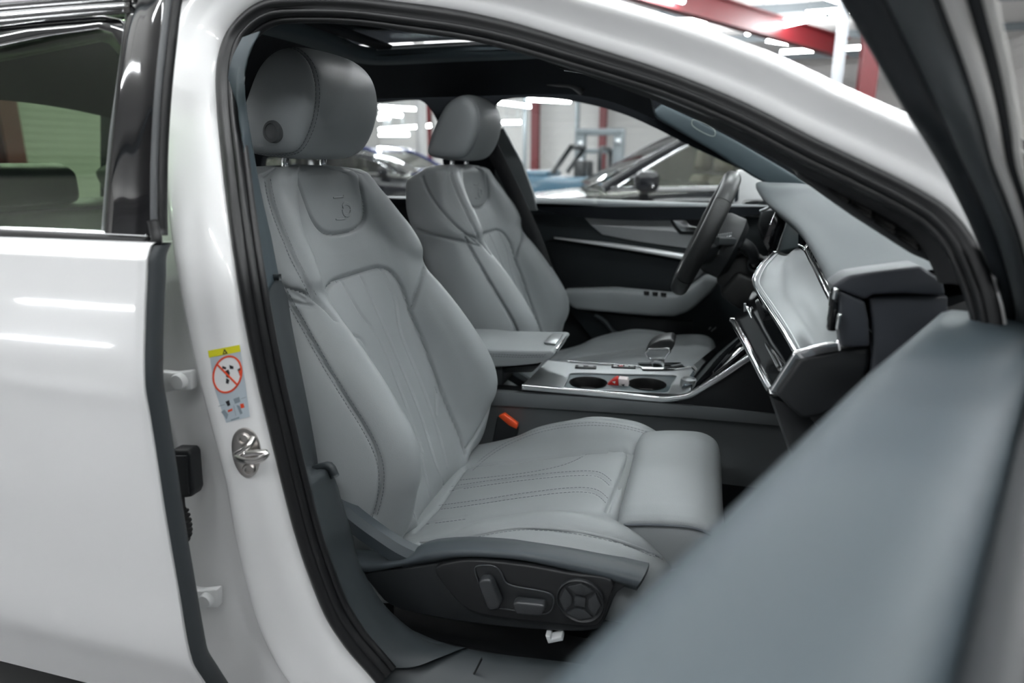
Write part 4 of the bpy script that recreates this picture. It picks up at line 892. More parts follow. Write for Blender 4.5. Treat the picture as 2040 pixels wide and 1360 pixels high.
# silver decor shelf
f_edge = np.array([atz(*p) for p in [(1590, 705, .870), (1560, 655, .870), (1530, 610, .870), (1508, 576, .872), (1502, 558, .876), (1515, 531, .89), (1545, 503, .905)]])
b_edge = np.array([atz(*p) for p in [(1670, 688, .884), (1668, 660, .895), (1655, 612, .912), (1632, 562, .925), (1611, 520, .932), (1597, 497, .936), (1588, 493, .938)]])
f_in = np.array([atz(*p) for p in [(1597, 703, .876), (1570, 655, .877), (1541, 610, .877), (1518, 576, .879), (1512, 560, .882), (1523, 535, .896), (1549, 506, .908)]])
mid = (f_in * .5 + b_edge * .5) + np.array([0, 0, -.010])
mid2 = (f_in * .25 + b_edge * .75) + np.array([0, 0, -.004])
sg = loft([f_edge, f_in, mid, mid2, b_edge], 70, 41)
add('decor_panel', sg.reshape(-1, 3), gridf(41, 70), DECOR, dash)
add('decor_chrome_edge', *sweep(cr(f_edge, 80), rrect(.0042, .0034, .002), (0, 0, 1)), CHR, dash)
add('decor_inner_line', *tube(cr(f_in + [0, 0, .001], 80), .0012, 6), SILV, dash)
leg = np.array([at(1541, 783, -.632), at(1566, 743, -.636), at(1590, 706, -.64), at(1632, 695, -.645), at(1672, 688, -.645)])
lg = np.concatenate([cr(leg[:3], 14)[:-1], cr(leg[2:], 14)])
add('decor_end_chrome', *sweep(lg, rrect(.0062, .005, .002), (0, -1, 0)), CHR, dash)
lowc = np.array([atz(*p) for p in [(1540, 782, .815), (1520, 748, .813), (1500, 710, .808), (1480, 673, .804), (1459, 637, .80)]])
add('lower_chrome_strip', *sweep(cr(lowc, 40), rrect(.0055, .0045, .002), (0, 0, 1)), CHR, dash)
upc = np.array([p + [0.006, 0, -.004] for p in f_edge[:5]])
lowm = cr(lowc, 60); upm = cr(upc, 60)
add('gloss_black_face', loft([lowm, lowm * .5 + upm * .5 + [.004, 0, 0], upm], 60, 16).reshape(-1, 3), gridf(16, 60), PIANO, dash)
mc = np.array([at(1561, 736, -.605), at(1545, 706, -.50), at(1525, 672, -.36), at(1506, 638, -.24), at(1493, 612, -.16)])
add('mid_chrome_strip', *sweep(cr(mc + [-.004, 0, 0], 40), rrect(.0032, .0025, .001), (0, 0, 1)), CHR, dash)
for k in range(6): addbm('climate_key', box(at(1484, 606 + k * 3.2, -.15) - .0022, at(1484, 606 + k * 3.2, -.15) + .0022, .0005), SILV, dash)
eplate('vent_scoop', [(1505, 603), (1512, 598), (1524, 628), (1543, 652), (1545, 662), (1530, 656), (1514, 632)], -.31, .02, BPL, .002)
# slim vent strip between the decor and the foam top
vb = b_edge + [.002, 0, .001]; vt = re_[[8, 8, 7, 6, 5, 4, 4]] + np.array([.02, 0, -.03])
vt = np.array([np.array([b[0] + .022, b[1], b[2] + .034]) for b in b_edge])
add('vent_strip', loft([vb, (vb + vt) / 2, vt], 60, 12).reshape(-1, 3), gridf(12, 60), PIANO, dash)
for f, m_, r in ((.12, CHR, .0018), (.55, SILV, .0016), (.85, CHR, .0014)): add('vent_line', *tube(cr(vb + (vt - vb) * f + [-.003, 0, .001], 60), r, 6), m_, dash)
vs = cr(vb + (vt - vb) * .35 + [-.002, 0, .001], 60)[14:34]; ve = cr(vb + (vt - vb) * .75 + [-.002, 0, .001], 60)[14:34]
add('vent_insert', *shell(loft([vs, ve], 20, 4), np.array([.002, 0, 0])), mat('tan_reflection_metal', (.42, .33, .28), .3, metal=.6), dash)  # metal strip, with a tan reflection put into its colour
for k in range(5):
    p = cr(vb + (vt - vb) * .5 + [-.004, 0, 0], 60)[38 + k * 4]; addbm('vent_vane', box(p - [.004, .003, .010], p + [.002, .003, .010], .001), BPL, dash)
for (x, y, h) in ((1664, 585, .012), (1671, 640, .017)):
    c = at(x, y, -.668); addbm('side_vent_frame', box(c - [.0028, .003, h * .6], c + [.0028, .003, h * .6], .0025, 3), CHR, dash)
c = at(1660, 620, -.655); addbm('side_vent', box(c - [.004, .002, .024], c + [.006, .02, .024], .003), PIANO, dash)
# side-window defroster grille at the near pillar foot
gm = ats(1720, 430, .05)
gr = [(1585, 330), (1650, 350), (1775, 420), (1868, 498), (1872, 530), (1822, 508), (1700, 430), (1590, 352)]
gp = addbm('defroster_grille', prism([ats(x, y, .055) for x, y in gr], (0, .02, 0), .003), BPL, dash, angle=40)
for k in range(4):
    for d in (0, 9):
        a = ats(1652 + k * 46, 368 + k * 31 + d, .053); b = ats(1690 + k * 46, 393 + k * 31 + d, .053)
        add('grille_slot', *tube([a, b], .0022, 6), mat('slot_black', (.002, .002, .002), .8), gp)
# instrument display under the hood, panel beside it
addbm('instrument_display', prism(E_([(1546, 417), (1568, 427), (1565, 448), (1549, 497), (1534, 508), (1520, 481)], .30), (.012, .06, 0), .002), PIANO, dash, angle=40)
add('display_edge', *tube(cr(Q3([(1569, 428, .295), (1566, 448, .295), (1556, 476, .295), (1549, 498, .295)]), 30), .0022, 8), CHR, dash)
addbm('display_side_panel', prism(Q3([(1571, 428, .28), (1590, 446, .10), (1590, 493, .08), (1552, 500, .26)]), (.02, .02, -.01), .002), mat('dash_teal', (.06, .078, .085), .5), dash, angle=40)
addbm('hood_underside', prism(Q3([(1510, 375, .52), (1532, 404, .40), (1562, 432, .22), (1592, 460, .02), (1592, 452, .30), (1560, 410, .60)]), (.03, 0, -.012), .002), BPL, dash, angle=40)
# inner body of the dashboard
addbm('dash_body', prism([(.84, -.64, .80), (.90, -.64, .93), (1.0, -.64, .98), (1.18, -.64, .95), (1.18, -.64, .50), (.95, -.64, .50), (.88, -.64, .60)], (0, 1.36, 0), .02), BPL, dash, angle=40)
cs_ = np.array([(.735, -.20, .80), (.80, -.30, .72), (.90, -.45, .62)])
addbm('knee_panel', prism([(.755, -.62, .812), (.80, -.62, .80), (.95, -.62, .62), (.95, -.62, .50), (.86, -.62, .56)], (0, .46, 0), .01), BPL, dash, angle=40)
addbm('knee_panel', prism([(.80, .12, .82), (.88, .12, .82), (.98, .12, .60), (.98, .12, .48), (.88, .12, .56)], (0, .58, 0), .015), BPL, dash, angle=40)
# driver-side end: vent block at the far door, light switch panel
addbm('far_end_vent', prism(E_([(1519, 420), (1546, 417), (1540, 470), (1520, 480), (1512, 450)], .60), (0, .06, 0), .004), BPL, dash, angle=40)
add('far_vent_chrome', *tube(Q3([(1532, 414, .56), (1515, 420, .58)]), .004, 8), SILV, dash)
for (x, y) in ((1536, 486), (1548, 500)): add('switch_chrome', *tube(Q3([(x - 9, y + 2, .5), (x - 4, y - 6, .5), (x + 3, y - 3, .5), (x + 5, y + 10, .5)]), .003, 8), CHR, dash)

# ================================================================== STEERING WHEEL AND COLUMN
wc = np.array([.661, .40, .909]); wu = np.array([.379, 0, .926]); wu /= np.linalg.norm(wu); wa = np.array([wu[2], 0, -wu[0]]); wy = np.array([0, 1., 0])
wheel = empty('steering_wheel', tuple(wc), 'black leather steering wheel with perforated grip, seen almost edge-on', 'steering wheel')
th = np.linspace(0, 2 * math.pi, 161)[:-1]; R = .165
def rimp(t): 
    r = R; z = r * math.sin(t); 
    if z < -.86 * r: z = -.86 * r - .3 * (-.86 * r - z) * 0 - .012 * (abs(z) - .86 * r) / r
    return wc + wy * r * math.cos(t) + wu * (z * (1.0 if z > 0 else 1.0) + .002)
rim = np.array([rimp(t) for t in th])
def seg(a, b, m, nm, r=(.0175, .0225)):
    t = np.linspace(a, b, 60); P = np.array([rimp(x) for x in t]); T_, A_, B_ = frames(P, wa)
    V, Fc = sweep(P, circ(r[0], 18, r[1]), wa, False, True); return add(nm, V, Fc, m, wheel, True, 50)
d2 = math.radians
PERF = mat('perforated_leather', (.016, .0165, .017), .42, bump=1.0, bscale=420)
seg(d2(-38), d2(38), PERF, 'rim_grip'); seg(d2(142), d2(218), PERF, 'rim_grip')
SMO = mat('smooth_black_leather', (.018, .019, .020), .33)
seg(d2(38.6), d2(141.4), SMO, 'rim_top', (.0172, .022)); seg(d2(218.6), d2(321.4), SMO, 'rim_bottom', (.0172, .022))
add('rim_seam', *tube(cr(rim - wa * .019 , 161, closed=True), .0012, 6, True), SILV, wheel)
for sg_ in (1, -1):
    P = np.array([wc + wa * .045 + wy * .06 * sg_ - wu * .01, wc + wa * .030 + wy * .11 * sg_ - wu * .02, wc + wa * .005 + wy * .158 * sg_ - wu * .03])
    add('spoke', *sweep(cr(P, 14), rrect(.028, .010, .006), wa), BPL, wheel, True, 40)
P = np.array([wc + wa * .045 - wu * .05, wc + wa * .03 - wu * .10, wc + wa * .005 - wu * .140]); add('spoke', *sweep(cr(P, 14), rrect(.02, .010, .006), wa), SILV, wheel, True, 40)
hubp = [(0, -.0), (.045, .0), (.075, .012), (.085, .035), (.085, .075), (.07, .09), (0, .09)]
add('hub', *lathe(wc + wa * .0, wa, [(r, h + .005) for r, h in hubp], 30), BPL, wheel, True, 40)
for s_ in (-1,):
    c = at(1448, 502, .32); A = lambda L: np.array([at(x, y, .315) for x, y in L])
    addbm('shift_paddle', prism(A([(1430, 506), (1438, 482), (1444, 472), (1458, 468), (1460, 480), (1448, 490), (1440, 508)]), (0, .025, 0), .002), BPL, wheel, angle=40)
    add('paddle_chrome', *tube(cr(A([(1430, 507), (1436, 488), (1443, 475), (1450, 471), (1459, 470)]), 30), .0022, 8), CHR, wheel)
col_ = empty('steering_column', (.78, .40, .70), 'dark steering column shroud behind the wheel, with stalk and round lock opening', 'steering column')
cp = np.array([at(1425, 560, .36), at(1450, 520, .36), at(1490, 500, .36), at(1530, 520, .36), at(1522, 580, .36), at(1500, 612, .36), at(1480, 618, .36), at(1452, 590, .36)])
addbm('column_shroud', prism(cp, (0, .10, 0), .012, 3), mat('column_plastic', (.022, .022, .022), .5, bump=.2, bscale=1300), col_, angle=50)
addbm('lower_shroud', prism([at(x, y, .34) for x, y in [(1432, 585), (1470, 540), (1520, 560), (1512, 606), (1490, 622), (1462, 612)]], (0, .16, 0), .014, 3), MATS['column_plastic'], col_, angle=50)
lk = at(1505, 526, .345); add('lock_ring', *lathe(lk, (0, -1, .0), [(.0, .0), (.018, 0), (.021, .004), (.021, .010), (.018, .012), (.016, .010), (.0155, .002), (0, .002)], 30), BPL, col_, True, 40)
add('lock_opening', *lathe(lk, (0, -1, 0), [(0, .002), (.015, .002), (.015, .004), (0, .004)], 26), PIANO, col_)
add('turn_stalk', *sweep(cr(np.array([at(1493, 505, .36), at(1478, 492, .35), at(1458, 482, .33), at(1424, 480, .28)]), 24), rrect(.014, .011, .006), (0, 0, 1)), mat('stalk_plastic', (.05, .056, .06), .45), col_, True, 40)
add('stalk_collar', *tube(cr(np.array([at(1478, 484, .33), at(1492, 493, .33), at(1500, 508, .34), at(1503, 520, .35)]), 20), .015, 14), BPL, col_)
for k in range(9): addbm('stalk_ridge', box(at(1428 + k * 3.6, 470 - k * .5, .275) - [.0012, .002, .004], at(1428 + k * 3.6, 470 - k * .5, .275) + [.0012, .006, .004], .0006), SILV, col_)
addbm('column_bracket', box((.80, .36, .66), (.95, .44, .86), .02), BPL, col_, angle=40)
addbm('column_foot', box((.84, .37, .50), (.94, .43, .70), .02), BPL, col_, angle=40)

# ================================================================== CENTRE CONSOLE
con = empty('centre_console', (.5, 0, .45), 'centre console between the seats with brushed aluminium top, two cup holders and chrome edge', 'console')
NY = -.105
def fill(name, outer, holes, th, m, parent, bev=0):
    bm = bmesh.new(); E2 = []
    for L in [outer] + holes:
        vs = [bm.verts.new(p) for p in L]; E2 += [bm.edges.new((vs[i], vs[(i + 1) % len(vs)])) for i in range(len(vs))]
    bmesh.ops.triangle_fill(bm, use_beauty=True, use_dissolve=False, edges=E2)
    r = bmesh.ops.extrude_face_region(bm, geom=bm.faces[:]); bmesh.ops.translate(bm, verts=[v for v in r['geom'] if isinstance(v, bmesh.types.BMVert)], vec=th)
    return addbm(name, bm, m, parent, angle=30)
nr = cr(np.array([at(x, y, NY) for x, y in [(1041, 768), (1100, 773), (1200, 780), (1300, 785), (1345, 787), (1372, 782), (1390, 775)]]), 30)
ZT_ = float(nr[:20, 2].mean())
zc_ = lambda x: ZT_ + max(0, x - .60) ** 2 * 3.2
fx0, fx1 = nr[0, 0] + .012, nr[-1, 0]
nr2 = np.array([(p[0], NY, zc_(p[0])) for p in nr])
fr2 = np.array([(fx0 + (fx1 - fx0) * t, .10, zc_(fx0 + (fx1 - fx0) * t)) for t in np.linspace(1, 0, 30)])
tray = np.array([atz(x, y, ZT_) for x, y in [(1122, 773), (1137, 743), (1349, 748), (1328, 784)]])
tr = []
for i in range(4):
    a, b = tray[i], tray[(i + 1) % 4]
    for t in (.04, .5, .96): tr.append(a + (b - a) * t)
tr = np.array(tr); tr[:, 2] = ZT_
top_out = np.concatenate([nr2, fr2])
fill('console_top', top_out, [tr], (0, 0, -.004), ALU, con)
trl = tr + [0, 0, -.002]
c1 = atz(1172, 761, ZT_); c2 = atz(1289, 764, ZT_); rc = .042
hole = lambda c, r: np.array([(c[0] + r * math.cos(t), c[1] + r * math.sin(t) * 1.0, ZT_ - .002) for t in np.linspace(0, 2 * math.pi, 36, endpoint=False)])
fill('cup_tray', trl, [hole(c1, rc), hole(c2, rc)], (0, 0, -.003), mat('cup_tray_teal', (.06, .082, .092), .4), con)
for c in (c1, c2):
    add('cup_holder', *lathe((c[0], c[1], ZT_ - .003), (0, 0, -1), [(rc + .001, -.003), (rc - .0005, .0), (rc - .002, .02), (rc - .002, .022), (rc - .005, .025), (rc - .007, .06), (.001, .062)], 36, (False, True)), mat('cup_black', (.014, .014, .014), .35), con, True, 40)
g0 = (c1 + c2) / 2; addbm('key_tray', box((g0[0] - .02, g0[1] - .025, ZT_ - .010), (g0[0] + .02, g0[1] + .03, ZT_ - .0045), .002), BPL, con)
add('tray_rim', *tube(cr(tr + [0, 0, .0005], 80, closed=True), .0014, 6, True), SILV, con)
edge = np.concatenate([nr2[:-6], np.array([at(x, y, NY - .002) for x, y in [(1352, 788), (1375, 783), (1398, 770), (1440, 744), (1480, 717), (1503, 702)]])])
add('chrome_edge', *sweep(cr(edge + [0, -.001, -.004], 90), rrect(.0055, .0065, .003), (0, 0, 1)), CHS, con)
fe = np.array([atz(1335, 724, ZT_ + .004)])
add('chrome_edge', *tube(cr(np.concatenate([fr2[::-1][4:], np.array([at(1445, 700, .10), at(1476, 682, .09)])]) + [0, 0, .002], 60), .0022, 8), CHR, con)
# controls along the far side of the console
def strip2(name, a, b, wpx, m, h=.003, par=None):
    A0, B0 = atz(*a, ZT_), atz(*b, ZT_); d = B0 - A0; L = np.linalg.norm(d); t = d / L; s = np.array([-t[1], t[0], 0])
    return addbm(name, prism([A0 - s * wpx, B0 - s * wpx, B0 + s * wpx, A0 + s * wpx], (0, 0, h), .001), m, par or con, angle=40)
strip2('key_strip', (1146, 731), (1188, 733), .011, BPL); strip2('key_strip', (1218, 730), (1266, 732), .012, BPL)
for k in range(2): strip2('console_key', (1152 + k * 20, 731), (1162 + k * 20, 731.5), .005, SILV, .004)
for k in range(4): strip2('console_key', (1222 + k * 11, 730.5), (1230 + k * 11, 731), .006, mat('key_red', (.35, .05, .05), .4) if k == 1 else SILV, .004)
strip2('lever_gaiter', (1275, 732), (1362, 731), .028, PIANO, .004)
for k in range(6): strip2('gaiter_mark', (1338 + k * 3.4, 732 - k * .8), (1340 + k * 3.4, 731.5 - k * .8), .004, SILV, .005)
tp_ = [atz(x, y, ZT_ + .012) for x, y in [(1357, 775), (1392, 724), (1418, 718), (1396, 762)]]
addbm('touch_panel', prism(tp_, (0, 0, .004), .002), mat('panel_blue_grey', (.06, .085, .10), .15, coat=.6), con, angle=40)
kp = [at(1392, 768, -.06), at(1410, 758, -.085), at(1448, 702, .10), at(1426, 708, .10)]
addbm('key_pad', prism(kp, (.004, 0, .005), .002), BPL, con, angle=40)
for k in range(6):
    p = np.array(kp[0]) * (1 - (k + .7) / 6.6) + np.array(kp[3]) * ((k + .7) / 6.6) + [.014, 0, .014]; addbm('pad_key', box(p - [.004, .006, .001], p + [.004, .006, .002], .001), SILV if k % 2 else mat('pad_key_red', (.3, .1, .1), .4), con)
vk = atz(1371, 768, ZT_ + .006); add('volume_knob', *lathe(vk, (0, 0, 1), [(0, 0), (.017, 0), (.0175, .006), (.0165, .016), (.013, .018), (.012, .014), (0, .013)], 28), SILV, con, True, 40)
rp = strip2('ramp_face', (1392, 744), (1398, 744), .03, PIANO, .004)
addbm('ramp_panel', prism([(fx1 - .02, NY + .006, zc_(fx1) - .01), (fx1 - .02, .115, zc_(fx1) - .01), (.80, .10, .775), (.80, NY + .03, .775)], (.006, 0, -.012), .002), PIANO, con, angle=40)
# console body: black side wall, grey side cover with its ledge
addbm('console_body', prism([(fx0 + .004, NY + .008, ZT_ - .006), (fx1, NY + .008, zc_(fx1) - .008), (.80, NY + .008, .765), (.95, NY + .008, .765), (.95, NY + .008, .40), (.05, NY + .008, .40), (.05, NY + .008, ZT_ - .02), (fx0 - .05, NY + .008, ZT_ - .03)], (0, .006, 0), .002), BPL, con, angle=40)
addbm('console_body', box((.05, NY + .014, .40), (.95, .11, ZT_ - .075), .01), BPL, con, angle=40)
lp = np.array([at(x, y, NY - .006) for x, y in [(940, 776), (985, 780), (1150, 790), (1345, 805), (1500, 820), (1610, 833)]])
lb = np.array([at(x, y, NY - .010) for x, y in [(940, 806), (985, 808), (1150, 818), (1345, 832), (1500, 846), (1640, 858)]])
bt = lb + [0, .002, -.16]; bt[:, 0] += 0
add('side_cover', loft([lp + [0, .03, -.004], lp + [0, .004, .001], lp, lb, lb + [0, .006, -.004], bt], 50, 30).reshape(-1, 3), gridf(30, 50), mat('console_side', (.105, .115, .12), .55, bump=.3, bscale=1000), con, True, 30)
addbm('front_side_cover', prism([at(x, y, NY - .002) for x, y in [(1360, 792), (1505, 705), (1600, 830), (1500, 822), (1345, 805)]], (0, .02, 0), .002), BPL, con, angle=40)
# gear selector
gl = empty('gear_selector', tuple(at(1312, 732, .04)), 'black and chrome gear selector lever standing on the console by the cup holders', 'gear lever')
GA = lambda L, Y: np.array([at(x, y, Y) for x, y in L])
kb = GA([(1284, 705), (1287, 698), (1293, 690), (1303, 683), (1316, 677), (1338, 675), (1345, 681), (1343, 690), (1335, 702), (1325, 714), (1295, 714)], .01)
addbm('knob', prism(kb, (0, .07, 0), .008, 3), SMO, gl, angle=60)
fcr = GA([(1286, 704), (1294, 695), (1333, 694), (1335, 700), (1324, 714), (1294, 714)], .006)
add('knob_chrome_ring', *sweep(cr(np.concatenate([fcr[i:i + 1] * (1 - t) + fcr[(i + 1) % 6:(i + 1) % 6 + 1] * t for i in range(6) for t in (0.05, .5, .95)]), 60, closed=True), circ(.0026, 8), None, True), CHR, gl)
addbm('knob_face', prism(fcr + [0, .001, 0], (0, .004, 0), .001), SILV, gl, angle=40)
st_ = GA([(1297, 713), (1324, 713), (1322, 733), (1300, 733)], .025)
addbm('lever_stem', prism(st_, (0, .032, 0), .004), CHR, gl, angle=50)
# armrest
ar = empty('folding_rest', (.22, 0, .6), 'grey stitched centre armrest with chrome front latch', 'armrest')
apf = np.array([at(x, y, -.095) for x, y in [(880, 690), (940, 692), (975, 696), (1060, 699), (1098, 699), (1105, 704), (1098, 713), (1074, 724), (1030, 729), (983, 732), (900, 736)]])
addbm('armrest_pad', prism(apf, (0, .185, 0), .006, 4), LEA, ar, angle=60)
o = add('stitching', *stitches([cr(np.array([at(x, y, -.0955) for x, y in [(965, 704), (1040, 707), (1090, 706)]]) + [0, -.001, 0], 60), cr(np.array([at(x, y, -.0955) for x, y in [(965, 708), (1040, 711), (1086, 710)]]) + [0, -.001, 0], 60)]), THREAD, ar, smooth=False); tag(o, kind='stuff')
zt = float(apf[3, 2]); lt = [atz(x, y, zt + .003) for x, y in [(1083, 684), (1097, 668), (1122, 668), (1107, 688)]]
addbm('latch', prism(lt, (0, 0, .004), .002), SILV, ar, angle=40)
addbm('latch_lip', prism([atz(x, y, zt + .001) for x, y in [(1104, 690), (1124, 667), (1129, 669), (1110, 694)]], (0, 0, -.012), .002), CHR, ar, angle=40)
addbm('armrest_bracket', prism([at(x, y, -.07) for x, y in [(990, 733), (1075, 727), (1060, 742), (990, 744)]], (0, .14, 0), .004), BPL, ar, angle=40)
addbm('armrest_base', box((.06, -.08, .60), (.24, .08, .655), .01), BPL, ar, angle=40)
# packet in the cup tray
pk = empty('sweets_packet', tuple(g0 + [0, 0, -.004]), 'small red and white paper packet lying between the two cup holders', 'packet')
pr_ = np.array([at(x, y, g0[1] - .012) for x, y in [(1204, 771), (1214, 762), (1222, 756), (1230, 753), (1233, 772)]]); addbm('red_half', prism(pr_, (0, .024, 0), .002), mat('packet_red', (.62, .025, .02), .4), pk, angle=40)
pw_ = np.array([at(x, y, g0[1] - .012) for x, y in [(1231, 754), (1250, 756), (1252, 772), (1233, 772)]]); addbm('white_half', prism(pw_, (0, .024, 0), .002), mat('packet_white', (.78, .70, .70), .5, noise=.2, nscale=200), pk, angle=40)
for c in ((1222, 762), (1240, 768)): addbm('packet_mark', prism([at(c[0] - 3, c[1] - 2, g0[1] - .0125), at(c[0] + 4, c[1] - 3, g0[1] - .0125), at(c[0] + 3, c[1] + 2, g0[1] - .0125)], (0, .0004, 0)), SW if c[0] < 1230 else SBK, pk, False)
# seat belt buckle
bk = empty('belt_buckle', tuple(at(1010, 880, -.122)), 'black seat belt buckle with orange-red button beside the passenger seat cushion', 'belt buckle')
addbm('buckle_body', prism([at(x, y, -.122) for x, y in [(990, 830), (1006, 836), (1032, 852), (1030, 866), (1016, 905), (975, 905)]], (0, .014, 0), .004, 3), BPL, bk, angle=50)
addbm('release_button', prism([at(x, y, -.124) for x, y in [(992, 829), (1003, 824), (1031, 845), (1029, 855), (1014, 848)]], (0, .014, 0), .002, 2), mat('release_red', (.85, .09, .02), .35), bk, angle=50)
# ================================================================== DRIVER'S DOOR (closed, far side)
dd = empty('driver_door', (.45, .72, .5), "far driver's door with silver inlay, chrome strips and grey armrest, seen across the cabin", 'car door')
D = lambda L, Y: np.array([at(x, y, Y) for x, y in L])
def dplate(name, L, Y, d, m, bev=.003, par=None): return addbm(name, prism(D(L, Y), (0, d, 0), bev, 2), m, par or dd, angle=40)
sl0 = D([(1056, 393), (1150, 395), (1300, 401), (1450, 406), (1545, 410)], .765); sl1 = D([(1058, 404), (1150, 405), (1300, 409), (1450, 413), (1545, 416)], .715); sl2 = D([(1060, 426), (1150, 424), (1300, 428), (1450, 431), (1545, 433)], .705)
add('door_sill', loft([sl0 + [0, .02, -.02], sl0, sl1, sl2, sl2 + [0, .02, 0]], 40, 30).reshape(-1, 3), gridf(30, 40), mat('door_sill_foam', (.052, .064, .072), .5, bump=.25, bscale=1300), dd)
dplate('door_card', [(1060, 424), (1545, 432), (1560, 700), (1200, 700), (1120, 600), (1090, 500)], .725, .03, mat('door_card_dark', (.030, .038, .043), .55, bump=.2, bscale=1300))
i0 = D([(1156, 424), (1250, 425), (1335, 428), (1420, 430)], .708); i1 = D([(1177, 448), (1260, 455), (1340, 461), (1420, 468)], .695); i2 = D([(1200, 467), (1262, 479), (1330, 489), (1420, 500)], .715)
V, Fc = shell(loft([i0, i1, i2], 40, 21, True), np.array([0, .012, 0])); add('silver_inlay', V, Fc, mat('inlay_silver', (.46, .47, .48), .45, metal=.25), dd, True, 25)
add('inlay_chrome', *sweep(cr(D([(1166, 421), (1250, 423), (1400, 427), (1522, 431)], .690), 40), rrect(.0035, .0025, .0012), (0, 0, 1)), MATS['inlay_silver'], dd)
dplate('handle_recess', [(1328, 428), (1470, 431), (1455, 470), (1354, 467), (1340, 450)], .692, .01, BPL)
hd = dplate('door_handle', [(1334, 430), (1362, 430), (1368, 440), (1374, 449), (1394, 452), (1390, 461), (1358, 461), (1347, 450)], .684, .012, CHS, .003)
dplate('seat_memory_panel', [(1440, 438), (1470, 436), (1478, 450), (1450, 462), (1435, 455)], .684, .01, BPL)
s0 = D([(1103, 472), (1196, 481), (1290, 494), (1400, 512)], .700); s1 = D([(1104, 475.5), (1196, 489), (1290, 504), (1400, 524)], .695)
V, Fc = shell(loft([s0, (s0 + s1) / 2 + [0, -.004, 0], s1], 40, 12), np.array([0, .012, 0])); add('chrome_strip', V, Fc, mat('strip_satin', (.85, .86, .87), .38, metal=.6), dd)
dplate('suede_panel', [(1085, 480), (1110, 477), (1200, 492), (1400, 526), (1400, 580), (1118, 576)], .712, .012, ALC)
aa = D([(1119, 580), (1223, 577), (1327, 587), (1350, 588), (1378, 571), (1406, 551), (1437, 557), (1420, 580), (1385, 612), (1370, 622), (1344, 631), (1300, 630), (1247, 626), (1144, 616), (1124, 600)], .650)
addbm('door_armrest', prism(aa, (0, .07, 0), .012, 4), LEA, dd, angle=60)
zq = float(D([(1290, 585)], .66)[0][2])
for k in range(3): addbm('window_switch', prism(D([(1282 + k * 17, 580 + k * 1.5), (1294 + k * 17, 581 + k * 1.5), (1293 + k * 17, 589 + k * 1.5), (1283 + k * 17, 588 + k * 1.5)], .647), (0, .006, 0), .001), PIANO, dd, angle=40)
dplate('door_pocket', [(1150, 620), (1190, 628), (1212, 650), (1240, 668), (1262, 690), (1380, 700), (1380, 640), (1300, 634)], .700, .02, BPL, .006)
add('pocket_lip', *tube(cr(D([(1185, 626), (1205, 640), (1222, 660), (1245, 674)], .69), 20), .008, 10), mat('lip_plastic', (.05, .06, .066), .5), dd)
for k in range(3):
    q = D([(1412 + k * 5, 656 + (k % 2) * 4)], .68)[0]; add('seat_controls', *tube([q, q + [.006, 0, .008]], .002, 6), SILV, dd)
mr = empty('exterior_mirror', tuple(at(1500, 385, 1.0)), "white exterior mirror outside the driver's window, behind the steering wheel", 'mirror')
mpx = cr(np.array([(1466, 345), (1474, 338), (1490, 343), (1515, 358), (1540, 374), (1548, 390), (1540, 408), (1510, 412), (1475, 412), (1463, 410)], float), 40, closed=True)
addbm('mirror_housing', prism(D(mpx, 1.0), (0, .16, 0), .02, 4), WHITE, mr, angle=60)
addbm('mirror_glass', prism(D([(1464, 362), (1474, 350), (1471, 400), (1463, 404)], .995), (0, .15, 0), .004), mat('mirror_face', (.1, .11, .13), .1, metal=.8), mr, angle=40)
dplate('mirror_foot', [(1484, 402), (1500, 399), (1545, 399), (1550, 412), (1480, 412)], .80, .10, BPL, .004, mr)
# ================================================================== REAR BENCH
rb = empty('rear_bench', (-1.1, 0, .3), 'black leather rear bench with headrests, glimpsed through the tinted rear window', 'rear seat')
addbm('bench_backrest', prism([(-1.20, -.66, .50), (-1.02, -.66, .50), (-1.12, -.66, .98), (-1.2, -.66, 1.0), (-1.28, -.66, .98)], (0, 1.32, 0), .03, 3), BLEA, rb, angle=50)
addbm('bench_cushion', prism([(-1.2, -.66, .285), (-.62, -.66, .285), (-.60, -.66, .50), (-.66, -.66, .54), (-1.1, -.66, .52)], (0, 1.32, 0), .03, 3), BLEA, rb, angle=50)
for s in (-.40, 0, .40): addbm('bench_headrest', prism([(-1.20, s - .13, .99), (-1.12, s - .13, .985), (-1.12, s - .13, 1.08), (-1.17, s - .13, 1.105), (-1.24, s - .13, 1.08)], (0, .26, 0), .028, 3), BLEA, rb, angle=60)
# plastic tab by the seat rail
tb = addbm('plastic_tab', prism([at(x, y, -.70) for x, y in [(1086, 1266), (1096, 1268), (1098, 1274), (1118, 1268), (1122, 1276), (1092, 1282)]], (0, .012, .004), .001), mat('tab_white', (.6, .62, .63), .3), None, angle=40, loc=tuple(at(1100, 1280, -.70)))
tag(tb, 'small pale plastic tab lying on the floor beside the passenger seat rail', 'plastic tab')
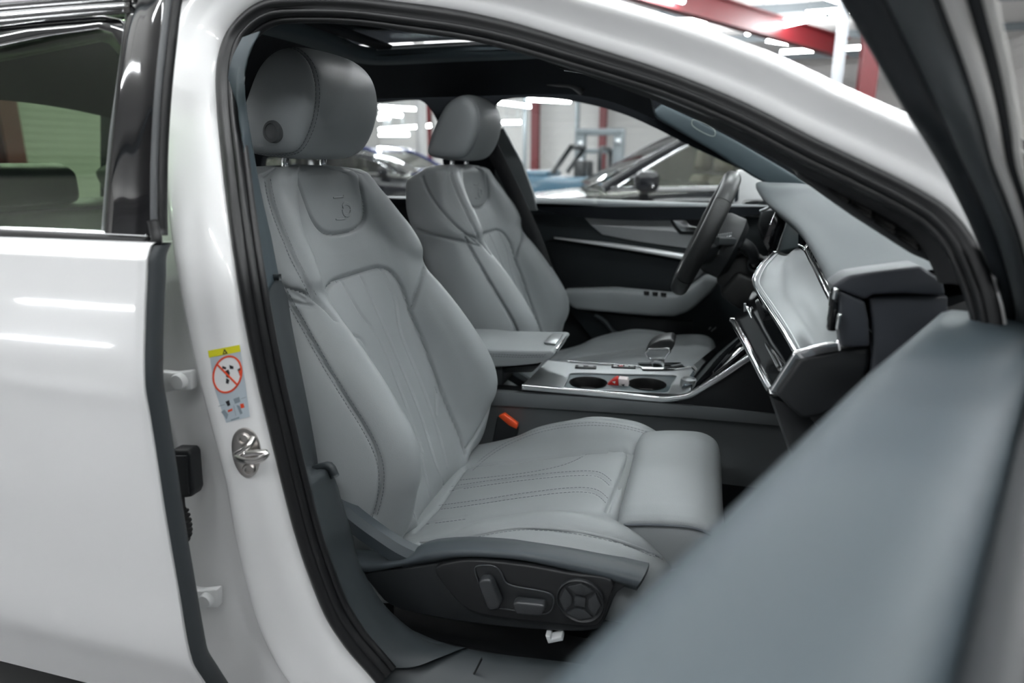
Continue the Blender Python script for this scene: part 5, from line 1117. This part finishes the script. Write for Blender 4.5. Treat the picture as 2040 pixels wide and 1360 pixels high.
# ================================================================== CARS AND LIFT IN THE HALL
TYRE = mat('tyre', (.015, .015, .015), .8)
CGL = glassmat('showroom_glass', (.64, .65, .62), .6)
def sedan(name, loc, rz, paint, label, seatm, roofh=1.42, chrome=CHR):
    """nose along local +X, centre at the origin of the floor"""
    r = empty(name, loc, label, 'car'); r.rotation_euler = (0, 0, rz)
    def ad(nm, bm, m, par=None, ang=40): 
        bmesh.ops.translate(bm, verts=bm.verts, vec=Vector(loc)); return addbm(nm, bm, m, par or r, angle=ang)
    def av(nm, VF, m, par=None, ang=None): return add(nm, np.asarray(VF[0]) + np.array(loc), VF[1], m, par or r, True, ang)
    h = roofh
    # lower body: sections along X (halfwidth, sill z, shoulder z)
    secs = [(-2.44, .55, .45, .82), (-2.40, .74, .30, .92), (-2.1, .86, .24, .97), (-1.4, .915, .22, .965), (-.4, .925, .22, .945), (.6, .925, .22, .925), (1.0, .92, .22, .915), (1.6, .90, .23, .86), (2.1, .83, .25, .79), (2.38, .68, .32, .70), (2.45, .45, .42, .58)]
    G = []
    for x, w, z0, z1 in secs:
        m = (z0 + z1) / 2; pr = [(0, z1 + .035), (w * .6, z1 + .028), (w * .88, z1 + .008), (w * .965, z1 - .03), (w, z1 - .10), (w * 1.0, m), (w * .97, z0 + .12), (w * .93, z0), (0, z0)]
        pr = pr + [(-y, z) for y, z in pr[1:-1]][::-1]; G.append([(x, y, z) for y, z in pr])
    Gm = loft([cr(np.array(g), 72, closed=True) for g in G], 72, 70); Gm = np.concatenate([Gm, Gm[:, :1]], 1)
    av('body', (Gm.reshape(-1, 3), gridf(70, 73) + [tuple(range(72)), tuple(69 * 73 + i for i in reversed(range(72)))]), paint)
    # roof
    pts = [(-1.75, .98), (-1.25, 1.22), (-.75, h - .05), (-.2, h), (.3, h - .02), (.7, h - .09), (1.25, 1.10), (1.55, .92)]
    rw = lambda z: .86 - .32 * (z - .92)
    roof = [[(x, y * rw(z), z + .02 * (1 - (y) ** 2)) for y in np.linspace(-1, 1, 9)] for x, z in [(-.95, h - .12), (-.75, h - .05), (-.2, h), (.3, h - .02), (.62, h - .07)]]
    V, F_ = shell(loft([cr(np.array(q), 24) for q in roof], 24, 30), np.array([0, 0, -.025])); av('roof', (V, F_), paint)
    for sgn in (-1, 1):
        w_ = lambda x, z: np.array([x, sgn * rw(z), z])
        ap = cr(np.array([w_(1.42, .93), w_(1.05, 1.15), w_(.62, h - .075), w_(.3, h - .02), w_(-.2, h), w_(-.75, h - .05), w_(-1.25, 1.22), w_(-1.72, .98)]), 60)
        av('roof_pillar', sweep(ap, rrect(.03, .022, .01), (0, sgn, 0)), paint)
        av('window_chrome', sweep(ap * [.96, 1.012, .985] + [0, 0, .0], rrect(.010, .008, .004), (0, sgn, 0)), chrome)
        av('belt_chrome', sweep(np.array([w_(1.36, .935), w_(.2, .945), w_(-1.6, .975)]) * [1, 1.04, 1], rrect(.016, .008, .004), (0, sgn, 0)), chrome)
        sw_ = [w_(1.32, .94), w_(1.0, 1.13), w_(.58, h - .09), w_(.3, h - .045), w_(-.2, h - .025), w_(-.75, h - .08), w_(-1.2, 1.2), w_(-1.55, .97)]
        ad('side_window', prism(sw_, (0, sgn * .004, 0)), CGL)
        ad('door_pillar', prism([w_(-.06, .94), w_(.04, .94), w_(-.04, h - .03), w_(-.12, h - .03)], (0, sgn * .012, 0), .003), PIANO)
        # mirror, handles
        mc = np.array([1.14, sgn * .99, .985]); ad('wing_mirror', box(mc - [.07, .10, .065], mc + [.08, .10, .07], .045, 4), paint, None, 60)
        av('mirror_strip', tube(np.array([mc + [.06, -.10 * sgn, -.03], mc + [.07, .0, -.03], mc + [-.02, .11 * sgn, -.02]]), .012, 8), chrome)
        ad('mirror_arm', box(mc + np.array([-.03, -.20 if sgn > 0 else .04, -.06]), mc + np.array([.03, -.04 if sgn > 0 else .20, -.02]), .01), PIANO)
        for hx in (.12, -.95): ad('door_handle', box((hx - .10, sgn * .925 - .02, .80), (hx + .10, sgn * .925 + .02, .83), .01, 3), chrome)
        av('rocker_strip', sweep(np.array([(1.2, sgn * .915, .30), (-1.3, sgn * .915, .30)]), rrect(.015, .012, .005), (0, sgn, 0)), chrome)
        for wx in (1.42, -1.42):
            wh = av('wheel', lathe((wx, sgn * .83, .335), (0, sgn, 0), [(0, 0), (.31, 0), (.335, .02), (.335, .10), (.31, .12), (.25, .12), (.24, .06), (0, .06)], 36), TYRE, None, 40)
            for k in range(7):
                a = 2 * math.pi * k / 7; c = np.array([wx, sgn * .935, .335]); d = np.array([math.cos(a), 0, math.sin(a)]); e = np.array([-d[2], 0, d[0]])
                bm = prism([c + e * .02, c + d * .23 + e * .03, c + d * .23 - e * .03, c - e * .02], (0, sgn * .012, 0), .002); ad('spoke', bm, SILV, wh)
        # seats
        for sx, sm in ((.62, 'front'), (-.45, 'rear')):
            y = sgn * .36
            ad('seat_back', prism([(sx - .02, y - .24, .50), (sx + .10, y - .24, .52), (sx - .06, y - .24, 1.02), (sx - .16, y - .24, 1.0)], (0, .48, 0), .04, 3), seatm, None, 60)
            ad('seat_headrest', prism([(sx - .15, y - .14, 1.04), (sx - .05, y - .14, 1.04), (sx - .07, y - .14, 1.22), (sx - .16, y - .14, 1.20)], (0, .28, 0), .035, 3), seatm, None, 60)
    ws = [[(1.52, y * .80, .93 + .015 * (1 - y * y)) for y in (-1, -.5, 0, .5, 1)], [(1.08, y * .77, 1.155 + .02 * (1 - y * y)) for y in (-1, -.5, 0, .5, 1)], [(.64, y * .72, h - .08 + .02 * (1 - y * y)) for y in (-1, -.5, 0, .5, 1)]]
    V, F_ = shell(loft([cr(np.array(q), 16) for q in ws], 16, 16), np.array([.004, 0, .004])); av('windscreen', (V, F_), CGL)
    bs = [[(-1.70, y * .78, .99) for y in (-1, 0, 1)], [(-1.3, y * .75, 1.2) for y in (-1, 0, 1)], [(-.92, y * .72, h - .10) for y in (-1, 0, 1)]]
    V, F_ = shell(loft([cr(np.array(q), 12) for q in bs], 12, 12), np.array([-.004, 0, .004])); av('rear_glass', (V, F_), CGL)
    for sgn in (-1, 1):
        ad('headlamp', box((2.12, sgn * .66 - .16, .60), (2.36, sgn * .66 + .16, .72), .05, 3), mat('lamp_glass', (.6, .6, .6), .1, coat=1.0), None, 60)
        ad('tail_lamp', box((-2.44, sgn * .6 - .2, .78), (-2.30, sgn * .6 + .2, .88), .04, 3), mat('tail_red', (.3, .01, .01), .2), None, 60)
    ad('grille', box((2.36, -.42, .40), (2.47, .42, .64), .03, 3), PIANO)
    return r
BLK = mat('black_car_paint', (.004, .0045, .007), .25, coat=.5, spec=.25); BLU = mat('blue_car_paint', (.010, .022, .16), .2, coat=1.0)
BEI = mat('beige_leather', (.50, .46, .38), .5)
def place(px, py, z, Y, lx, ly, rz):
    """car origin so that local point (lx, ly) stands at the measured point"""
    p = at(px, py, Y); c, s = math.cos(rz), math.sin(rz); return (p[0] - (c * lx - s * ly), p[1] - (s * lx + c * ly), 0)
rz = math.radians(180 + 12)
sedan('black_sedan', place(1205, 376, .93, 3.1, 1.40, .86, rz), rz, BLK, 'glossy black saloon with cream seats parked beyond the driver window', BEI, 1.43)
rz = math.radians(180 + 24)
sedan('black_sedan', place(768, 352, .93, 8.6, -1.0, .86, rz), math.radians(15), BLK, 'distant black saloon with chrome window frame seen between the two front headrests', BLEA, 1.32)
sedan('blue_sedan', place(728, 330, .93, 11.8, -.8, .86, math.radians(170)), math.radians(170), BLU, 'blue saloon parked behind the distant black one, left of the driver headrest', BLEA, 1.45)
# open off-roader
TEAL = mat('teal_blue_paint', (.035, .10, .15), .3, coat=.6)
o_ = at(1092, 345, 10.6); ow = empty('open_offroader', (o_[0], o_[1], 0), 'teal blue open off-road car with upright windscreen near the far wall', 'car')
def ob(nm, lo, hi, m, bev=.04): return addbm(nm, box(np.array([o_[0], o_[1], 0]) + lo, np.array([o_[0], o_[1], 0]) + hi, bev, 3), m, ow, angle=50)
ob('body', (-1.2, 0, .45), (1.25, 1.6, .86), TEAL, .06); ob('bonnet', (-1.25, .15, .84), (-.05, 1.45, .97), TEAL, .05); ob('bumper', (-1.36, 0, .45), (-1.2, 1.6, .62), BPL)
for y in (.1, 1.46): ob('fender', (-1.3, y - .12, .62), (-.5, y + .14, .80), BPL, .05)
for a, b in (((.05, .12), (.30, .12)), ((.05, 1.48), (.30, 1.48))): add('windscreen_frame', *tube([(o_[0] + a[0], o_[1] + a[1], .92), (o_[0] + b[0] + .08, o_[1] + b[1], 1.38)], .045, 8), BPL, ow)
add('windscreen_frame', *tube([(o_[0] + .38, o_[1] + .1, 1.38), (o_[0] + .38, o_[1] + 1.5, 1.38)], .045, 8), BPL, ow)
for y in (.15, 1.45):
    add('roll_bar', *tube(cr(np.array([(o_[0] + .9, o_[1] + y, .85), (o_[0] + .9, o_[1] + y, 1.3), (o_[0] + .9, o_[1] + .8, 1.36)]), 14), .04, 8), BPL, ow)
for x in (-.85, .8):
    for y in (.05, 1.55): add('wheel', *lathe((o_[0] + x, o_[1] + y, .38), (0, 1, 0), [(0, -.1), (.34, -.1), (.38, -.07), (.38, .07), (.34, .1), (0, .1)], 28), TYRE, ow, True, 40)
for y in (.25, 1.35): add('headlamp', *lathe((o_[0] - 1.25, o_[1] + y, .80), (-1, 0, 0), [(0, 0), (.09, 0), (.09, .02), (0, .03)], 20), mat('lamp_glass', (.6, .6, .6), .1, coat=1.), ow)
ob('seat', (.4, .3, .8), (.6, .7, 1.15), BLEA); ob('seat', (.4, .95, .8), (.6, 1.35, 1.15), BLEA)
# grey lift frame
lf = empty('lift_frame', tuple(at(1194, 325, 13.0) * [1, 1, 0]), 'grey steel lift frame standing in front of the red far-wall column', 'car lift')
for x in (1156, 1232):
    p = at(x, 325, 13.0); addbm('lift_post', box((p[0] - .11, 12.9, 0), (p[0] + .11, 13.1, at(x, 256, 13.)[2]), .02), GREYS, lf, angle=40)
a, b = at(1150, 270, 13.), at(1238, 256, 13.); addbm('lift_crossbar', box((a[0], 12.88, a[2]), (b[0], 13.12, b[2]), .02), GREYS, lf, angle=40)
a, b = at(1150, 306, 13.), at(1238, 296, 13.); addbm('lift_rail', box((a[0], 12.92, a[2]), (b[0], 13.08, b[2]), .02), GREYS, lf, angle=40)
for x, y in ((1156, 286), (1232, 282), (1156, 320)): addbm('lift_lock', box(at(x, y, 12.88) - .05, at(x, y, 12.88) + .05, .01), SILV, lf, angle=40)
